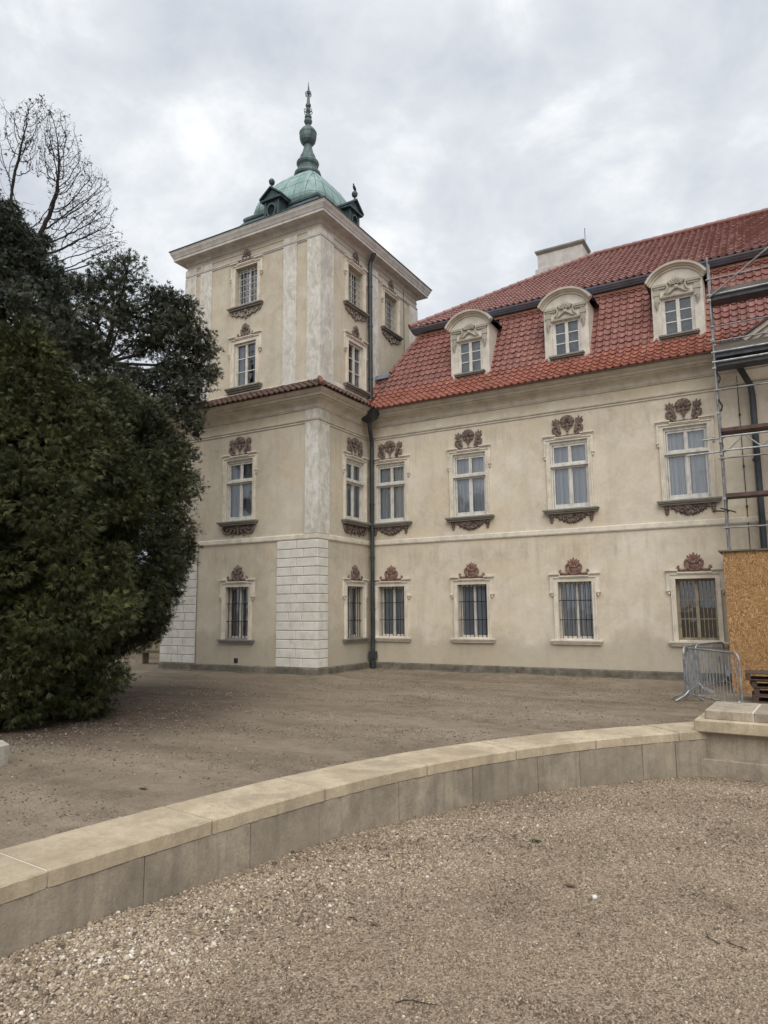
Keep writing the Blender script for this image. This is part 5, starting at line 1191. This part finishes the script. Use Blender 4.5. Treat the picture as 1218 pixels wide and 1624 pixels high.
def bare_tree(base, fork, lobes, seed):
    """crown grown by space colonisation inside a few egg-shaped lobes"""
    g = np.random.default_rng(seed); root = empty('bare_tree', base); tag(root, 'tall leafless tree with fine spreading twigs rising behind the conifer at the left', 'tree')
    att = []
    for c in lobes:
        n = int(c[6]); d = g.normal(size=(n, 3)); d /= np.linalg.norm(d, axis=1)[:, None]; att.append(np.array(c[:3])+d*np.array(c[3:6])*(g.random(n)[:, None]**.4))
    att = np.concatenate(att); b, f = np.array(base, float), np.array(fork, float)
    nodes = [b+(f-b)*i/20+np.array([.08*math.sin(i*.5), .06*math.cos(i*.4), 0]) for i in range(21)]; par = [-1]+list(range(20))
    step, D = .125, 99.; alive = np.ones(len(att), bool); near = np.zeros(len(att), int); nd = np.full(len(att), 1e9)
    N = np.array(nodes)
    for k in range(len(N)):
        d = np.linalg.norm(att-N[k], axis=1); m_ = d < nd; nd[m_] = d[m_]; near[m_] = k
    for it in range(170):
        if not alive.any(): break
        new = []
        act = np.unique(near[alive])
        for k in act:
            v = att[alive & (near == k)]-nodes[k]; v = (v/np.linalg.norm(v, axis=1)[:, None]).mean(0)+g.normal(0, .09, 3)+np.array([0, 0, .06]); l = np.linalg.norm(v)
            if l < 1e-6: continue
            new.append((k, nodes[k]+v/l*step))
        for k, p in new:
            nodes.append(p); par.append(k); j = len(nodes)-1
            d = np.linalg.norm(att-p, axis=1); m_ = d < nd; nd[m_] = d[m_]; near[m_] = j
        alive &= nd > .13
        if len(nodes) > 22000: break
    kids = [[] for _ in nodes]
    for i, p_ in enumerate(par):
        if p_ >= 0: kids[p_].append(i)
    wgt = [0.]*len(nodes)
    for i in reversed(range(len(nodes))): wgt[i] = sum(wgt[j] for j in kids[i]) if kids[i] else 1.
    rad = [.0052*w**.445 for w in wgt]
    tb, mb = MB(), MB(); start = [(0, None)]
    while start:
        i, p_ = start.pop(); ch = [] if p_ is None else [p_]
        while True:
            ch.append(i)
            if not kids[i]: break
            ks = sorted(kids[i], key=lambda q: -wgt[q]); start += [(q, i) for q in ks[1:]]; i = ks[0]
        if len(ch) < 2: continue
        rr = [rad[q] for q in ch]
        if p_ is not None: rr[0] = rr[1]
        big = rr[0] > .05; (tb if p_ is None else mb).tube([nodes[q] for q in ch], rr, 9 if p_ is None else 5 if big else 3, caps=False)
    tr = tb.build('trunk', 'bark', root); mb.build('branches', 'bark', tr)
    P = np.array([nodes[i] for i in range(len(nodes)) if not kids[i]]); P = P[g.random(len(P)) < .30]; n = len(P)
    P = np.repeat(P, 3, 0)+g.normal(0, .07, (n*3, 3)); sprays('leaf_tufts', 'bud', root, P, g.normal(size=(n*3, 3)), g.uniform(.05, .11, n*3), g.random(n*3), 1.2, 3, .5)
bare_tree((-23.6, 13.2, -.1), (-23.5, 13.4, 12.),
    [(-22.65, 14.5, 19.2, 1.1, 1.4, 1.5, 1700), (-21.9, 15.6, 17.0, 1.0, 1.35, 1.9, 2200), (-21.3, 16.4, 15.4, .7, .9, 1.0, 850), (-23.9, 12.9, 18.4, 1.4, 1.7, 2.2, 500), (-23.0, 14.0, 15.0, 1.6, 1.8, 1.6, 500), (-25.0, 11.6, 16.4, 1.4, 1.5, 1.9, 260)], 12)

# ================================================================ GRAVEL, LITTER AND LITTLE THINGS
def stones(name, m, label, xy, size, tint, seed, flat=.6):
    g = np.random.default_rng(seed); n = len(xy); z = gz(xy)
    base = np.array([(0, 0, 1), (1, 0, .1), (.3, .95, -.05), (-.8, .6, .12), (-.8, -.6, -.1), (.3, -.95, .05), (0, 0, -1)], float)
    F = [(0, 1, 2), (0, 2, 3), (0, 3, 4), (0, 4, 5), (0, 5, 1)]
    V = base[None, :6]*size[:, None, None]*g.uniform(.65, 1.25, (n, 6, 1)); V[:, :, 2] *= flat; V[:, :, 0] *= g.uniform(.8, 1.5, (n, 1))
    a = g.uniform(0, 6.28, n); c, s_ = np.cos(a), np.sin(a); tx, ty = g.normal(0, .3, n), g.normal(0, .3, n)
    X = V[:, :, 0]*c[:, None]-V[:, :, 1]*s_[:, None]; Y = V[:, :, 0]*s_[:, None]+V[:, :, 1]*c[:, None]; Z = V[:, :, 2]+X*tx[:, None]+Y*ty[:, None]
    F2 = [(i, (i+1) % 5) for i in range(5)]
    W_ = np.concatenate([np.stack([X+xy[:, 0:1], Y+xy[:, 1:2], Z+z[:, None]+size[:, None]*.12], 2)], 1)
    low = W_[:, 1:6].copy(); low[:, :, 2] = z[:, None]-.01; low[:, :, :2] = (low[:, :, :2]-xy[:, None])*.75+xy[:, None]
    W_ = np.concatenate([W_, low], 1)
    FF = F+[(1+i, 6+i, 6+(i+1) % 5, 1+(i+1) % 5) for i in range(5)]
    o = np_mesh(name, m, W_, 11, tint, None, None, FF, smooth=False); tag(o, label, 'gravel', kind='stuff'); return o
def scatter(n, x0, x1, y0, y1, seed): g = np.random.default_rng(seed); return np.stack([g.uniform(x0, x1, n), g.uniform(y0, y1, n)], 1)
xy = scatter(400000, -4.2, 1.6, 1.6, 10., 31); sd_ = side(xy); dist = np.hypot(xy[:, 0], xy[:, 1])
g_ = np.random.default_rng(33); wash = np.exp(-((sd_-.45)/.7)**2)*np.clip(1.2-(xy[:, 1]-2)/4.6, .06, 1)
ang = np.abs(np.degrees(np.arctan2(-xy[:, 0], xy[:, 1]))-29.9)
keep = (sd_ > .012) & (ang < 33) & (dist > 2.3) & ((xy[:, 0] < -1.1) | (xy[:, 1] < 9.5)) & (g_.random(len(xy)) < np.clip(4.3/dist, 0, 1)**1.1)
xy, sd_, wash, dist = xy[keep], sd_[keep], wash[keep], dist[keep]
size = np.exp(g_.normal(math.log(.0044), .36, len(xy)))*(1+1.05*wash*g_.random(len(xy)))*np.clip(dist/4.2, 1, 1.6)
size = np.clip(size, .003, .022)
patch = vnoise(xy[:, 0]*1.7, xy[:, 1]*1.7, 5)
tint = np.clip(.40+g_.normal(0, 1, len(xy))*(.17+.08*wash)+.22*wash*g_.random(len(xy))+.12*(patch-.5), 0, 1)
tint = np.where(g_.random(len(xy)) < .002+.008*wash, g_.uniform(.85, 1, len(xy)), tint)
stones('gravel', 'pebble', 'pale loose gravel covering the near court up to the low wall', xy, size, tint, 41)
xy = scatter(260000, -15, .4, 3, 18.8, 51); sd_ = side(xy); dist = np.hypot(xy[:, 0], xy[:, 1]); g_ = np.random.default_rng(53)
keep = (sd_ < -.62) & (g_.random(len(xy)) < np.clip(7/dist, .2, 1)) & ~((xy[:, 0] < -11) & (xy[:, 1] > 15.7))
keep &= g_.random(len(xy)) < (.35+.65*vnoise(xy[:, 0]*.5, xy[:, 1]*1.1, 9))
xy, dist = xy[keep], dist[keep]
size = np.exp(g_.normal(math.log(.0062), .45, len(xy)))*np.clip(dist/9, .8, 1.3); tint = np.clip(g_.normal(.42, .26, len(xy)), 0, 1)
stones('grit', 'grit', 'sparse dark grit over the trodden earth court', xy, np.clip(size, .003, .02), tint, 61)
def flat_leaf(x, y, s, rz, m, label):
    z = float(gz(np.array([[x, y]]))[0]); t = []
    mb = MB(); P = [(-1, 0), (-.5, .42), (.1, .5), (.7, .22), (1, 0), (.7, -.25), (.1, -.48), (-.5, -.40)]
    c, s_ = math.cos(rz), math.sin(rz)
    top = [(x+s*(a*c-b*s_), y+s*(a*s_+b*c), z+.010+s*(.35*abs(b)+.15*a*a)) for a, b in P]; mid = [(x, y, z+.010)]
    b0 = len(mb.v); mb.v += top+mid+[(p[0], p[1], p[2]-.0025) for p in top+mid]
    for i in range(8): mb.f.append((i, (i+1) % 8, 8)); mb.f.append((9+(i+1) % 8, 9+i, 17)); mb.f.append((i, 9+i, 9+(i+1) % 8, (i+1) % 8)); mb.t += [.5]*3
    o = mb.build('fallen_leaf', m); o.data.transform(Matrix.Translation((-x, -y, -z))); o.location = (x, y, z); tag(o, label, 'leaf', 'leaves fallen on the courts')
def gnd(px, py, zg=0.):
    d = camdir((px-609)/FPX, -(py-812)/FPX); k = (zg-CAMZ)/d.z; return d.x*k, d.y*k
for px, py, s, m, lb in ((593, 1467, .032, 'deadleaf', 'dark curled leaf lying on the near gravel left of centre'), (200, 1558, .030, 'paleleaf', 'pale yellow leaf on the gravel near the bottom left corner'), (227, 1254, .06, 'deadleaf', 'brown leaf on the earth court just behind the low wall'), (545, 1340, .035, 'deadleaf', 'brown leaf on the gravel under the middle of the low wall'), (520, 1362, .03, 'deadleaf', 'small dark leaf on the gravel left of the brown one under the wall'), (905, 1398, .04, 'deadleaf', 'brown leaf on the gravel right of centre')):
    x, y = gnd(px, py); flat_leaf(x, y, s, rnd.uniform(0, 6), m, lb)
def pebble_thing(px, py, s, label):
    x, y = gnd(px, py); z = float(gz(np.array([[x, y]]))[0]); mb = MB(); mb.blob((0, 0, s*.35), (s, s*.65, s*.5), n=10, m=7)
    o = mb.build('pebble', 'white_stone', None, loc=(x, y, z), rotz=rnd.uniform(0, 3), smooth=True); tag(o, label, 'stone')
pebble_thing(943, 1416, .028, 'largest white pebble on the near gravel right of centre')
def twig(px, py, L, rz, label):
    x, y = gnd(px, py); z = float(gz(np.array([[x, y]]))[0]); mb = MB(); pts = []
    for i in range(6): u = i/5; pts.append((L*(u-.5), .12*L*math.sin(u*4), .012+.004*math.sin(u*7)))
    mb.tube(pts, [.003, .003, .0026, .0024, .002, .0014], 5); mb.tube([pts[2], (pts[2][0]+L*.2, pts[2][1]+L*.15, .02)], [.0018, .001], 4)
    o = mb.build('twig', 'bark', None, loc=(x, y, z), rotz=rz); tag(o, label, 'twig', 'twigs on the gravel')
twig(1128, 1482, .17, 2.2, 'dark bent twig on the near gravel toward the right'); twig(1165, 1492, .16, 2.5, 'thin twig on the near gravel at the right, beside the bent twig'); twig(660, 1598, .20, .5, 'thin dark twig on the gravel at the bottom centre'); twig(560, 1460, .08, 0., 'tiny twig on the gravel left of the dark curled leaf')
x, y = gnd(850, 1325); g_ = np.random.default_rng(71); n = 70; P = np.stack([x+g_.normal(0, .028, n), y+g_.normal(0, .018, n), np.full(n, float(gz(np.array([[x, y]]))[0])+.005)], 1)
A = g_.normal(size=(n, 3)); A[:, 2] = np.abs(A[:, 2])*.6+.2
o = sprays('weed', 'grass', None, P, A, g_.uniform(.01, .025, n), g_.random(n), .7, 3, .3); o.data.transform(Matrix.Translation((-x, -y, 0))); o.location = (x, y, 0); tag(o, 'tiny green weed sprouting from the near gravel', 'weed')

def litter():
    g = np.random.default_rng(91); P = []
    for cx, cy, sx, sy, n in ((-10.3, 8.0, 1.3, 1.2, 900), (-11.6, 9.8, 1.3, 1.2, 700), (-6.5, 9.5, 3.5, 3.5, 160), (-4.6, 5.0, .4, 2.2, 60), (-8, 17.3, 3.0, .9, 120)): P.append(np.stack([g.normal(cx, sx, n), g.normal(cy, sy, n)], 1))
    P = np.concatenate(P); sd = side(P); P = P[(sd < -.7) & (P[:, 1] < 18.6) & ~((P[:, 0] < -10.9) & (P[:, 1] > 15.6))]; n = len(P); z = gz(P)
    a = g.uniform(0, 6.28, n); s = g.uniform(.012, .032, n); c, q = np.cos(a)*s, np.sin(a)*s
    V = np.empty((n, 5, 3)); L = [(-1, 0, .1), (0, .45, .35), (1, 0, .15), (0, -.45, .3), (.1, 0, .05)]
    for i, (u, v, w) in enumerate(L): V[:, i] = np.stack([P[:, 0]+u*c-v*q, P[:, 1]+u*q+v*c, z+.006+w*s*g.uniform(.3, 1.2, n)], 1)
    o = np_mesh('leaf_litter', 'litter_leaf', V, 5, g.random(n), None, None, [(0, 1, 4), (1, 2, 4), (2, 3, 4), (3, 0, 4)]); tag(o, 'scattered dead leaves and needles under the evergreens and along the court', 'leaf litter', kind='stuff')
litter()
